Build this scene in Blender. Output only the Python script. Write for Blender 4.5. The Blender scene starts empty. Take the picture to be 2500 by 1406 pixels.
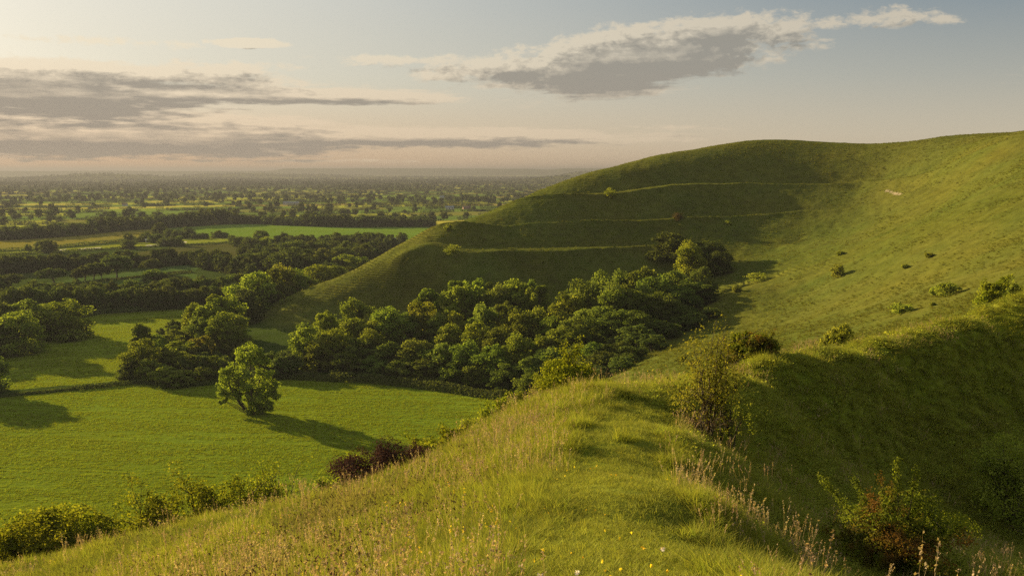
import bpy, math, random
import numpy as np
from mathutils import Vector, Matrix, Euler
from mathutils.bvhtree import BVHTree
R = math.radians
scene = bpy.context.scene
COL = scene.collection
rng = np.random.default_rng(7)
random.seed(7)

# ------------------------------------------------------------------ camera
F = 2222.0
PITCH = R(7.3)
CP, SP = math.cos(PITCH), math.sin(PITCH)
def ray(u, v):
    yv = (703.0 - v) / F
    return np.array([(u - 1250.0) / F, CP + yv * SP, -SP + yv * CP])
def at(u, v, Y):
    d = ray(u, v); t = Y / d[1]
    return (d[0] * t, Y, d[2] * t)
def onz(u, v, z):
    d = ray(u, v); t = z / d[2]
    return (d[0] * t, d[1] * t, z)
def pix(x, y, z):
    yc = y * CP - z * SP; zc = y * SP + z * CP
    return 1250 + F * x / yc, 703 - F * zc / yc
cam_d = bpy.data.cameras.new('camera'); cam = bpy.data.objects.new('camera', cam_d); COL.objects.link(cam)
cam.location = (0, 0, 0); cam.rotation_euler = (R(90) - PITCH, 0, 0)
cam_d.sensor_width = 36.0; cam_d.lens = 36.0 * F / 2500.0
cam_d.clip_start = 0.1; cam_d.clip_end = 80000
scene.camera = cam

# ------------------------------------------------------------------ noise
def vnoise(x, y, seed=0):
    x = np.asarray(x, float); y = np.asarray(y, float)
    xi = np.floor(x).astype(np.int64); yi = np.floor(y).astype(np.int64)
    fx = x - xi; fy = y - yi
    fx = fx * fx * fx * (fx * (fx * 6 - 15) + 10); fy = fy * fy * fy * (fy * (fy * 6 - 15) + 10)
    def h(a, b):
        n = (a * 374761393 + b * 668265263 + seed * 974634777) & 0xffffffff
        n = ((n ^ (n >> 13)) * 1274126177) & 0xffffffff
        return ((n ^ (n >> 16)) & 0xffff) / 65535.0
    a = h(xi, yi); b = h(xi + 1, yi); c = h(xi, yi + 1); d = h(xi + 1, yi + 1)
    return (a + (b - a) * fx) * (1 - fy) + (c + (d - c) * fx) * fy
def fbm(x, y, o=4, seed=0):
    s = 0.0; a = 0.5; t = 0.0
    for i in range(o):
        s = s + a * vnoise(x, y, seed + i * 17); t += a; a *= 0.5; x = np.asarray(x) * 2.03 + 11.3; y = np.asarray(y) * 2.03 + 5.7
    return s / t - 0.5
def sstep(a, b, x):
    t = np.clip((x - a) / (b - a), 0, 1); return t * t * (3 - 2 * t)

# ------------------------------------------------------------------ terrain heights
PL = -57.0
UVY = [
 # path on the rampart and its right edge
 (1480,1400,8.5),(1500,1250,13),(1480,1100,21),(1560,980,31),

 (1750,1400,9.7),(1740,1250,14.3),(1740,1100,24),(1790,1000,34),
 # hollow on the right
 (1960,1000,43),(2000,1100,40),(2000,1200,32),(2000,1300,24),(2000,1400,17),(1880,1100,33),(1880,1200,26),(1880,1400,13.5),
 (2250,950,53.5),(2250,1100,49),(2250,1200,44),(2250,1300,32),(2250,1400,21),
 (2480,1050,57),(2480,900,64.5),(2480,1200,47),(2480,1400,24),(2100,955,48.5),
 # left shoulder
 (1200,1400,9),(1250,1250,14),(1300,1050,26),(900,1400,11.5),(600,1400,15),(300,1400,21),(100,1400,26),(600,1300,20),(900,1280,17),(1050,1200,19),(300,1350,25),
 # valley side between the rampart and the wood
 (1560,905,185),(1650,860,200),(1700,880,180),(1850,770,245),(1900,800,218),(1950,850,150),(2045,832,150),(2100,825,145),(2300,710,180),(2500,692,150),
 # right slope
 (1760,720,275),(1930,720,260),(2045,672,258),(2200,600,255),(2300,500,300),(2500,560,210),(2500,420,280),(2400,640,195),
 # skyline
 (700,730,350),(850,665,364),(980,600,378),(1100,550,392),(1300,470,418),(1430,425,432),(1600,380,444),(1830,345,452),
 (2080,350,446),(2300,335,405),(2500,320,350),
 # terraces
 (1020,622,346),(1250,628,340),(1400,625,340),(1600,612,344),
 (1050,565,371),(1230,565,366),(1700,545,368),(1960,527,366),(2110,515,354),
 (1300,492,397),(1480,487,396),(1830,460,400),(2110,455,386),(2300,420,350),(2500,345,324),
 # face under the terraces and the floor of the coombe
 (1300,700,328),(1000,720,335),(800,790,322),(1200,880,262),(1450,830,262),(1600,800,285),(1720,730,300),(1880,615,334),(1990,500,374),(1800,660,315),
]
XYZ = [
 (0,0,-1.75),(0,-20,3.0),(-20,-20,-4),(20,-25,3),(-30,5,-14),(18,5,-6),(40,10,-8),(60,40,-10),
 (-70,10,-34),(-60,50,-41),(-60,85,-56),(-30,60,-34),(-12,60,-32),(-30,95,-58),(4,60,-20),(-8,100,-53),(6,80,-25.5),(14,110,-34),(2,130,-50),(8,160,-47),
 (-60,130,-68),(-60,210,-70),(-110,270,-73),(-5,190,-61),(-20,240,-60),(-130,180,-78),(-130,80,-75),(-95,300,-63),(-110,340,-66),(-60,280,-57),(-40,268,-56.5),
 (70,110,-14),(62,85,-8.5),(90,120,-10),
 (-120,400,-78),(-75,430,-75),(-20,480,-60),(45,500,-36),(100,530,-15),(150,520,2),(220,450,8),(220,340,12),(200,250,10),(160,170,2),(130,130,-6),(180,560,-30),(300,560,0),(320,300,12),(300,150,6),(-160,500,-90),
]
# outline of the near ground against what lies behind it, and the drop just beyond
for u, v, Y in ((0,1402,29),(200,1352,28.5),(450,1297,28),(700,1247,27.5),(900,1206,27.5),(1050,1137,29.5),(1200,1033,33),(1300,996,35),(1450,968,36.5),(1600,952,37.5),(1700,928,39)):
    UVY += [(u, v, Y), (u, v + 34, Y + 5), (u, v + 95, Y + 12)]
for u, v, Y in ((1850,890,45),(2000,866,50),(2100,849,55),(2200,826,59.5),(2300,799,64),(2400,768,68),(2500,735,72)):
    UVY += [(u, v, Y), (u - 10, v + 22, Y + 6), (u - 25, v + 42, Y + 15)]
UVY += [(1850,945,40.2),(2000,908,46),(2100,888,50.2),(2200,858,54.5),(2300,832,58.3),(2400,800,62),(2490,765,66.5)]
pts = np.array([at(*p) for p in UVY] + XYZ, float)
def tps_fit(p, z, lam=1e-5):
    n = len(p); d = np.linalg.norm(p[:, None] - p[None], axis=2)
    K = np.where(d > 0, d * d * np.log(np.maximum(d, 1e-9)), 0) + lam * np.eye(n)
    P = np.c_[np.ones(n), p]; A = np.zeros((n + 3, n + 3)); A[:n, :n] = K; A[:n, n:] = P; A[n:, :n] = P.T
    return np.linalg.solve(A, np.r_[z, 0, 0, 0])
TP = pts[:, :2] / 100.0
TW = tps_fit(TP, pts[:, 2])
def tps(x, y):
    x = np.asarray(x, float).ravel() / 100; y = np.asarray(y, float).ravel() / 100
    out = TW[-3] + TW[-2] * x + TW[-1] * y
    for i in range(0, len(x), 20000):
        s = slice(i, i + 20000)
        r2 = (x[s, None] - TP[None, :, 0]) ** 2 + (y[s, None] - TP[None, :, 1]) ** 2
        out[s] += (0.5 * r2 * np.log(np.maximum(r2, 1e-12))) @ TW[:-3]
    return out
def wl(lst): return np.array([at(*p)[:2] for p in lst])
TERR = [
 (wl([(930,632,349),(1020,622,346),(1120,624,342),(1250,628,340),(1400,625,340),(1500,618,342),(1600,612,344),(1700,606,347)]), 2.3, 9.0),
 (wl([(990,574,374),(1050,565,371),(1230,565,366),(1400,560,366),(1550,553,367),(1700,545,368),(1850,535,368),(1960,527,366),(2110,515,354),(2200,490,344),(2300,460,332)]), 2.3, 9.0),
 (wl([(1180,512,402),(1300,492,397),(1400,488,396),(1480,487,396),(1650,480,398),(1830,460,400),(1960,457,394),(2110,455,386),(2300,420,350),(2500,345,324),(2600,310,312)]), 2.3, 9.0),
 (wl([(1890,590,338),(2000,570,330),(2150,480,330),(2300,425,325),(2500,375,300),(2600,350,290)]), 1.3, 6.0),
 (wl([(1890,650,290),(2000,615,290),(2100,575,288),(2200,530,288),(2350,470,280),(2500,445,265)]), 0.9, 5.0),
]
def polydist(x, y, pl):
    """signed distance (positive on the left-hand, uphill side) and the arc parameter 0..1"""
    best = np.full(x.shape, 1e9); sg = np.zeros(x.shape); ar = np.zeros(x.shape)
    L = np.r_[0, np.cumsum(np.linalg.norm(np.diff(pl, axis=0), axis=1))]
    for i in range(len(pl) - 1):
        a, b = pl[i], pl[i + 1]; e = b - a; l2 = e @ e
        t0 = ((x - a[0]) * e[0] + (y - a[1]) * e[1]) / l2; t = np.clip(t0, 0, 1)
        dx = x - a[0] - t * e[0]; dy = y - a[1] - t * e[1]; d = np.hypot(dx, dy)
        m = d < best; best = np.where(m, d, best)
        cr = e[0] * dy - e[1] * dx
        sg = np.where(m, np.sign(cr), sg); ar = np.where(m, (L[i] + t * (L[i + 1] - L[i])) / L[-1], ar)
    return best * sg, ar
def height(x, y, detail=True):
    x = np.asarray(x, float); y = np.asarray(y, float); sh = x.shape
    x = x.ravel(); y = y.ravel(); r = np.hypot(x, y)
    H = np.full(x.shape, -95.0)
    m = (r < 660) & (x > -240) & (y > -60)
    H[m] = tps(x[m], y[m])
    H[m] -= 80 * sstep(540, 650, r[m]) + 60 * sstep(-170, -235, x[m])
    mt = m & (y > 200) & (x > -60)
    if detail and mt.any():
        xx, yy = x[mt], y[mt]; dz = np.zeros(xx.shape)
        for pl, A, w in TERR:
            s, t = polydist(xx, yy, pl)
            env = sstep(0, 0.08, t) * sstep(1, 0.92, t)
            s = s + 0.8 * fbm(xx / 18, yy / 18, 3, 5)
            up = np.where(s >= 0, np.where(s < w, 1.0 - 1.8 * s / w, -0.8 * np.clip(1 - (s - w) / 16.0, 0, 1)), 0.45 * np.exp(s / 3.0) + 0.55 * np.clip(1 + s / 20.0, 0, 1))
            dz += A * env * up
        H[mt] += dz
    base = PL + 0.8 * fbm(x / 160, y / 160, 3, 3) * sstep(300, 900, r)
    z = 0.5 * (H + base + np.sqrt((H - base) ** 2 + 6.0))
    land = sstep(1.0, 5.0, z - base)
    if detail:
        far = sstep(120, 200, r)
        fc = 1 - 0.6 * sstep(80, 120, x)
        z += land * far * (0.9 * fbm(x / 26, y / 26, 3, 9) + 0.5 * fc * fbm(x / 5.0, y / 5.0, 3, 21))
        z += land * far * 0.30 * np.maximum(fbm(x / 1.7, y / 1.7, 2, 33), 0)
        near = (1 - far) * land
        z += near * (0.20 * fbm(x / 6, y / 6, 3, 41) * sstep(6, 25, r) + 0.16 * fbm(x / 1.4, y / 1.4, 3, 47))
    # far country: low rises and the long hills on the horizon
    mf = r > 1500
    if mf.any():
        az = np.degrees(np.arctan2(x[mf], y[mf])); rr = r[mf]; b = np.zeros(rr.shape)
        zz = 6 * fbm(x[mf] / 900, y[mf] / 900, 3, 71) * sstep(1500, 3500, rr)
        zz += 30 * np.exp(-((rr - 5200) / 500) ** 2) * np.exp(-((az - 3.2) / 2.4) ** 2)
        zz += 55 * np.exp(-((rr - 7200) / 550) ** 2) * np.exp(-((az - 4.6) / 1.9) ** 2)
        zz += 46 * np.exp(-((rr - 8500) / 600) ** 2) * np.exp(-((az + 15) / 6) ** 2) * (0.8 + 0.8 * fbm(az / 2, rr / 900, 3, 81))
        zz += 38 * np.exp(-((rr - 7000) / 500) ** 2) * np.exp(-((az + 24) / 4) ** 2)
        crest = 57 + 6 * vnoise(az / 3.0, az * 0 + 3, 5) + 1.5 * vnoise(az / 0.25, az * 0, 6)
        crest += 33 * sstep(-15, -13.6, az) - 4 * sstep(-6, 2, az) - 10 * sstep(1.0, 2.2, az) + 14 * sstep(2.6, 3.2, az)
        zz += crest * sstep(11500, 12600, rr) * sstep(17000, 14000, rr)
        z[mf] += zz
    return z.reshape(sh)
def gz(x, y): return float(height(np.array([x]), np.array([y]))[0])
def ground_hit(u, v, r0=5, r1=3000):
    d = ray(u, v); t = np.geomspace(r0, r1, 1500)
    z = height(d[0] * t, d[1] * t, False); below = np.nonzero(d[2] * t < z)[0]
    if not len(below): return None
    i = max(1, below[0]); tt = np.linspace(t[i - 1], t[i], 60); z = height(d[0] * tt, d[1] * tt)
    j = np.nonzero(d[2] * tt < z)[0]; k = tt[j[0]] if len(j) else t[i]
    return d * k
# ------------------------------------------------------------------ materials
class NT:
    def __init__(s, nt): s.nt = nt
    def n(s, t, **kw):
        nd = s.nt.nodes.new(t)
        for k, v in kw.items():
            if k == 'inp':
                for kk, vv in v.items():
                    if isinstance(vv, bpy.types.NodeSocket): s.nt.links.new(vv, nd.inputs[kk])
                    else: nd.inputs[kk].default_value = vv
            else: setattr(nd, k, v)
        return nd
    def math(s, op, a, b=None, c=None, clamp=False):
        i = {0: a}
        if b is not None: i[1] = b
        if c is not None: i[2] = c
        return s.n('ShaderNodeMath', operation=op, use_clamp=clamp, inp=i).outputs[0]
    def mix(s, f, a, b, mode='MIX'):
        nd = s.n('ShaderNodeMix', data_type='RGBA', blend_type=mode, inp={0: f, 6: a, 7: b}); return nd.outputs[2]
    def ramp(s, f, st, interp='LINEAR'):
        nd = s.n('ShaderNodeValToRGB', inp={0: f}); cr = nd.color_ramp; cr.interpolation = interp
        while len(cr.elements) < len(st): cr.elements.new(0.5)
        for e, (p, c) in zip(cr.elements, st):
            e.position = p; e.color = c if len(c) == 4 else (*c, 1)
        return nd.outputs[0]
    def noise(s, vec, sc, det=4, rough=0.55, dist=0.0):
        return s.n('ShaderNodeTexNoise', inp={'Vector': vec, 'Scale': sc, 'Detail': det, 'Roughness': rough, 'Distortion': dist}).outputs[0]
def mat(name):
    m = bpy.data.materials.new(name); m.use_nodes = True; m.node_tree.nodes.clear()
    t = NT(m.node_tree); out = t.n('ShaderNodeOutputMaterial'); return m, t, out
def c4(c): return (*c, 1) if len(c) == 3 else c
def grass_ground(name, fine=9.0, bump=0.5, terr=0.0, rows=None, var=0.5):
    """ground under grass: vertex colour broken up by noise, relief from noise, contour tracks and drill rows"""
    m, t, out = mat(name)
    pos = t.n('ShaderNodeNewGeometry').outputs['Position']
    col = t.n('ShaderNodeVertexColor', layer_name='Col').outputs[0]
    n1 = t.noise(pos, fine * 0.12, 4); n2 = t.noise(pos, fine, 3, 0.7); n3 = t.noise(pos, 0.03, 3)
    f = t.math('ADD', t.math('MULTIPLY', n1, 0.6), t.math('MULTIPLY', n2, 0.4))
    k = t.n('ShaderNodeMapRange', inp={0: f, 1: 0.3, 2: 0.7, 3: 1 - var, 4: 1 + var}).outputs[0]
    cc = t.n('ShaderNodeVectorMath', operation='SCALE', inp={0: col, 3: k}).outputs[0]
    warm = t.mix(t.n('ShaderNodeMapRange', inp={0: n3, 1: 0.35, 2: 0.65, 3: 0.0, 4: 1.0}).outputs[0], cc, t.mix(1.0, cc, (1.08, 0.99, 0.85, 1), 'MULTIPLY'))
    h = t.math('ADD', t.math('MULTIPLY', n1, 0.5), t.math('MULTIPLY', n2, 0.22))
    if terr:
        sx = t.n('ShaderNodeSeparateXYZ', inp={0: pos})
        wob = t.math('MULTIPLY', t.noise(pos, 0.06, 4, 0.6), 5.0)
        ph = t.math('ADD', t.math('MULTIPLY', sx.outputs[2], 8.2), t.math('MULTIPLY', wob, 3.0))
        w = t.math('SINE', ph)
        msk = t.n('ShaderNodeMapRange', inp={0: t.noise(pos, 0.03, 3), 1: 0.38, 2: 0.55, 3: 0.15, 4: 1.0}).outputs[0]
        nz = t.n('ShaderNodeSeparateXYZ', inp={0: t.n('ShaderNodeNewGeometry').outputs['True Normal']}).outputs[2]
        msk = t.math('MULTIPLY', msk, t.n('ShaderNodeMapRange', inp={0: nz, 1: 0.95, 2: 0.915, 3: 0.0, 4: 1.0}).outputs[0])
        msk = t.math('MULTIPLY', msk, t.n('ShaderNodeMapRange', inp={0: sx.outputs[1], 1: 262.0, 2: 300.0, 3: 0.0, 4: 1.0}).outputs[0])
        msk = t.math('MULTIPLY', msk, t.n('ShaderNodeMapRange', inp={0: sx.outputs[0], 1: 78.0, 2: 108.0, 3: 1.0, 4: 0.06}).outputs[0])
        h = t.math('ADD', h, t.math('MULTIPLY', t.math('MULTIPLY', w, msk), terr))
    if rows:
        ang, sp, amp = rows
        mp = t.n('ShaderNodeMapping', inp={0: pos, 2: (0, 0, ang)}).outputs[0]
        w = t.n('ShaderNodeTexWave', wave_type='BANDS', bands_direction='Y', inp={0: mp, 1: 0.314 / sp, 2: 3.5, 3: 3, 4: 0.35}).outputs[1]
        st = t.n('ShaderNodeMapping', inp={0: mp, 3: (0.10, 0.9, 1)}).outputs[0]
        w2 = t.noise(st, 1.0, 4, 0.6, 0.6)
        h = t.math('ADD', t.math('ADD', h, t.math('MULTIPLY', w, amp)), t.math('MULTIPLY', w2, 0.55))
    b = t.n('ShaderNodeBump', inp={'Strength': 1.0, 'Distance': bump, 'Height': h})
    pr = t.n('ShaderNodeBsdfPrincipled', inp={'Base Color': warm, 'Roughness': 1.0, 'Normal': b.outputs[0]})
    pr.inputs['Specular IOR Level'].default_value = 0.0
    t.nt.links.new(pr.outputs[0], out.inputs[0]); return m
def leaf_mat(name, c_lo, c_hi, trans=0.35, hue=0.03, c_alt=None, gloss=0.0):
    m, t, out = mat(name)
    lv = t.n('ShaderNodeAttribute', attribute_name='lv').outputs['Fac']
    oi = t.n('ShaderNodeObjectInfo')
    col = t.mix(lv, c4(c_lo), c4(c_hi))
    if c_alt:
        pos = t.n('ShaderNodeNewGeometry').outputs['Position']
        a = t.n('ShaderNodeMapRange', inp={0: t.noise(pos, c_alt[1], 3), 1: c_alt[2], 2: c_alt[2] + 0.12}).outputs[0]
        col = t.mix(a, col, c4(c_alt[0]))
    col = t.mix(1.0, col, oi.outputs['Color'], 'MULTIPLY')
    rnd = oi.outputs['Random']
    hs = t.n('ShaderNodeHueSaturation', inp={0: t.math('ADD', 0.5 - hue / 2, t.math('MULTIPLY', rnd, hue)), 1: 1.0, 2: t.math('ADD', 0.8, t.math('MULTIPLY', rnd, 0.4)), 'Color': col}).outputs[0]
    pr = t.n('ShaderNodeBsdfPrincipled', inp={'Base Color': hs, 'Roughness': 0.6})
    pr.inputs['Specular IOR Level'].default_value = gloss
    tr = t.n('ShaderNodeBsdfTranslucent', inp={0: t.mix(1.0, hs, (1.25, 1.2, 0.55, 1), 'MULTIPLY')})
    ms = t.n('ShaderNodeMixShader', inp={0: trans, 1: pr.outputs[0], 2: tr.outputs[0]})
    t.nt.links.new(ms.outputs[0], out.inputs[0]); return m
def plain_mat(name, c, rough=0.9, nscale=3.0, var=0.3, bump=0.02):
    m, t, out = mat(name)
    pos = t.n('ShaderNodeTexCoord').outputs['Object']
    n = t.noise(pos, nscale, 5)
    k = t.n('ShaderNodeMapRange', inp={0: n, 1: 0.3, 2: 0.7, 3: 1 - var, 4: 1 + var}).outputs[0]
    cc = t.n('ShaderNodeVectorMath', operation='SCALE', inp={0: c4(c)[:3], 3: k}).outputs[0]
    b = t.n('ShaderNodeBump', inp={'Strength': 0.6, 'Distance': bump, 'Height': n})
    pr = t.n('ShaderNodeBsdfPrincipled', inp={'Base Color': cc, 'Roughness': rough, 'Normal': b.outputs[0]})
    pr.inputs['Specular IOR Level'].default_value = 0.15
    t.nt.links.new(pr.outputs[0], out.inputs[0]); return m
M = {}
M['ridge'] = grass_ground('ridge grass', 14, 0.10, 0.0, None, 0.45)
M['hill'] = grass_ground('down grass', 2.6, 0.55, 0.46, None, 0.35)
M['crop'] = grass_ground('young crop', 3.0, 0.55, 0.0, (R(-12), 1.6, 0.0), 0.16)
M['crop2'] = grass_ground('young crop in rows', 3.0, 0.45, 0.0, (R(28), 2.2, 0.30), 0.16)
M['pasture'] = grass_ground('pasture', 1.6, 0.22, 0.0, None, 0.2)
M['plain'] = grass_ground('plain', 0.9, 0.2, 0.0, None, 0.25)
M['leaf'] = leaf_mat('tree leaves', (0.075, 0.105, 0.016), (0.195, 0.23, 0.042), 0.5)
M['leaf_dark'] = leaf_mat('dark tree leaves', (0.050, 0.068, 0.017), (0.12, 0.145, 0.034), 0.38)
M['bush'] = leaf_mat('bush leaves', (0.10, 0.125, 0.010), (0.25, 0.25, 0.024), 0.5)
M['thorn'] = leaf_mat('thorn leaves', (0.05, 0.065, 0.010), (0.19, 0.21, 0.02), 0.45, 0.03, ((0.12, 0.062, 0.018), 0.8, 0.50))
M['sapling'] = leaf_mat('sapling leaves', (0.10, 0.10, 0.015), (0.24, 0.20, 0.03), 0.45, 0.04)
M['russet'] = leaf_mat('russet leaves', (0.06, 0.05, 0.018), (0.10, 0.06, 0.022), 0.3)
M['purple'] = leaf_mat('purple twigs', (0.035, 0.018, 0.016), (0.085, 0.045, 0.036), 0.2)
M['bark'] = plain_mat('bark', (0.05, 0.04, 0.028), 0.95, 2.0, 0.4, 0.05)
M['twig'] = plain_mat('twig bark', (0.07, 0.055, 0.035), 0.95, 9.0, 0.35, 0.01)
M['grass'] = leaf_mat('grass blades', (0.145, 0.178, 0.020), (0.285, 0.27, 0.050), 0.45, 0.03, ((0.21, 0.18, 0.06), 0.16, 0.62))
M['turf'] = leaf_mat('short turf', (0.175, 0.20, 0.024), (0.29, 0.28, 0.055), 0.4, 0.02)
M['straw'] = leaf_mat('seed stems', (0.22, 0.16, 0.085), (0.42, 0.31, 0.19), 0.35, 0.03)
M['head'] = leaf_mat('dark seed heads', (0.05, 0.03, 0.018), (0.11, 0.065, 0.04), 0.1)
M['yellow'] = leaf_mat('yellow petals', (0.62, 0.40, 0.02), (0.80, 0.62, 0.05), 0.3)
M['white'] = leaf_mat('pale petals', (0.5, 0.42, 0.4), (0.75, 0.7, 0.62), 0.3)
M['herb'] = leaf_mat('herb leaves', (0.13, 0.165, 0.02), (0.30, 0.31, 0.05), 0.5)
M['tuss'] = leaf_mat('tussock grass', (0.10, 0.118, 0.017), (0.19, 0.175, 0.032), 0.45, 0.03)
M['far_leaf'] = leaf_mat('distant leaves', (0.045, 0.06, 0.016), (0.10, 0.12, 0.026), 0.25, gloss=0.0)
M['crop_leaf'] = leaf_mat('crop leaves', (0.135, 0.171, 0.010), (0.23, 0.25, 0.018), 0.5, 0.02, gloss=0.0)
M['wall'] = plain_mat('rendered wall', (0.42, 0.40, 0.35), 0.9, 1.0, 0.12)
M['brick'] = plain_mat('brick wall', (0.30, 0.19, 0.13), 0.9, 2.0, 0.2)
M['slate'] = plain_mat('grey roof sheets', (0.20, 0.22, 0.24), 0.8, 1.2, 0.15)
M['tile'] = plain_mat('brown roof tiles', (0.17, 0.10, 0.07), 0.85, 1.2, 0.2)
M['glass'] = plain_mat('dark window', (0.03, 0.035, 0.04), 0.15, 1.0, 0.1)
# ------------------------------------------------------------------ ground sheets
def mesh_np(name, co, faces, mats, smooth=False, k=None):
    me = bpy.data.meshes.new(name); co = np.asarray(co, np.float32); faces = np.asarray(faces, np.int32)
    n = faces.shape[1]
    me.vertices.add(len(co)); me.vertices.foreach_set('co', co.ravel())
    me.loops.add(faces.size); me.loops.foreach_set('vertex_index', faces.ravel())
    me.polygons.add(len(faces)); me.polygons.foreach_set('loop_start', np.arange(0, faces.size, n, dtype=np.int32))
    if smooth: me.polygons.foreach_set('use_smooth', np.ones(len(faces), bool))
    for m in mats: me.materials.append(m)
    if k is not None: me.polygons.foreach_set('material_index', np.asarray(k, np.int32))
    me.update(); me.validate(); return me
def add_attr(me, name, vals):
    a = me.attributes.new(name, 'FLOAT', 'POINT'); a.data.foreach_set('value', np.asarray(vals, np.float32))
def tag(o, label, cat=None, group=None, kind=None):
    o['label'] = label
    if cat: o['category'] = cat
    if group: o['group'] = group
    if kind: o['kind'] = kind
    return o
def obj(name, me, parent=None, loc=None):
    o = bpy.data.objects.new(name, me); COL.objects.link(o)
    if parent: o.parent = parent
    if loc is not None: o.location = loc
    return o
def poly(px): return np.array([onz(u, v, PL)[:2] for u, v in px])
def inside(x, y, pg):
    r = np.zeros(x.shape, bool); j = len(pg) - 1
    for i in range(len(pg)):
        a, b = pg[i], pg[j]
        c = ((a[1] > y) != (b[1] > y)) & (x < (b[0] - a[0]) * (y - a[1]) / (b[1] - a[1] + 1e-12) + a[0])
        r ^= c; j = i
    return r
# name, label, polygon in the picture taken down to the valley floor, albedo, material
FIELDS = [
 ('field', 'broad bright green crop field below the grassy ridge, with the lone tree in it', poly([(-900,1020),(-300,985),(0,968),(310,938),(480,945),(690,922),(900,925),(1050,940),(1230,975),(1330,1010),(1330,1500),(-900,1500)]), (0.105,0.145,0.010), 'crop'),
 ('field', 'sunlit yellow green crop field behind the low hedge, striped with tree shadows', poly([(-700,975),(-300,975),(0,955),(320,928),(345,850),(420,815),(500,770),(520,748),(450,754),(250,766),(195,778),(150,800),(80,850),(-100,880),(-500,900)]), (0.125,0.165,0.014), 'crop2'),
 ('field', 'blue green meadow behind the row of dark parkland trees', poly([(-60,708),(40,700),(460,646),(490,652),(470,664),(180,694),(60,712),(-60,724)]), (0.05,0.085,0.02), 'pasture'),
 ('field', 'narrow meadow strip in front of the thin hedge under the parkland trees', poly([(60,716),(180,698),(470,668),(500,676),(330,700),(60,725)]), (0.05,0.085,0.016), 'pasture'),
 ('field', 'dull brown green field inside the bend of the woods', poly([(300,622),(430,603),(560,592),(650,606),(690,618),(560,640),(430,640)]), (0.055,0.06,0.014), 'pasture'),
 ('field', 'narrow bright strip of field with pale sheeted patches', poly([(-80,622),(0,617),(130,610),(300,596),(560,574),(572,590),(430,597),(200,612),(0,622)]), (0.15,0.175,0.016), 'pasture'),
 ('field', 'golden field sloping up to the long dark shelterbelt', poly([(-80,622),(-80,590),(0,586),(200,570),(370,560),(380,568),(330,582),(290,590),(130,604),(0,612)]), (0.14,0.13,0.018), 'pasture'),
 ('field', 'large green pasture in front of the long dark shelterbelt', poly([(478,580),(478,552),(560,546),(760,550),(1080,552),(1080,590),(930,592),(700,590),(560,582)]), (0.095,0.155,0.016), 'pasture'),
]
PATCH = [poly(p) for p in ([(122,613),(160,609),(158,612),(128,616)],[(190,608),(245,604),(245,607),(195,610)],[(355,599),(395,597),(398,601),(358,601)],[(380,594),(455,590),(455,593),(385,596)])]
def rot2(x, y, a): return x * math.cos(a) + y * math.sin(a), -x * math.sin(a) + y * math.cos(a)
def warp(x, y): return 170 * fbm(x / 600, y / 600, 2, 131), 150 * fbm(x / 700, y / 700, 2, 132)
def field_xy(x, y):
    a, b = warp(x, y); return rot2(x + a, y + b, 0.28)
def field_inv(fx, fy):
    x0, y0 = rot2(fx, fy, -0.28); x, y = x0, y0
    for k in range(5): a, b = warp(x, y); x, y = x0 - a, y0 - b
    return x, y
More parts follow.
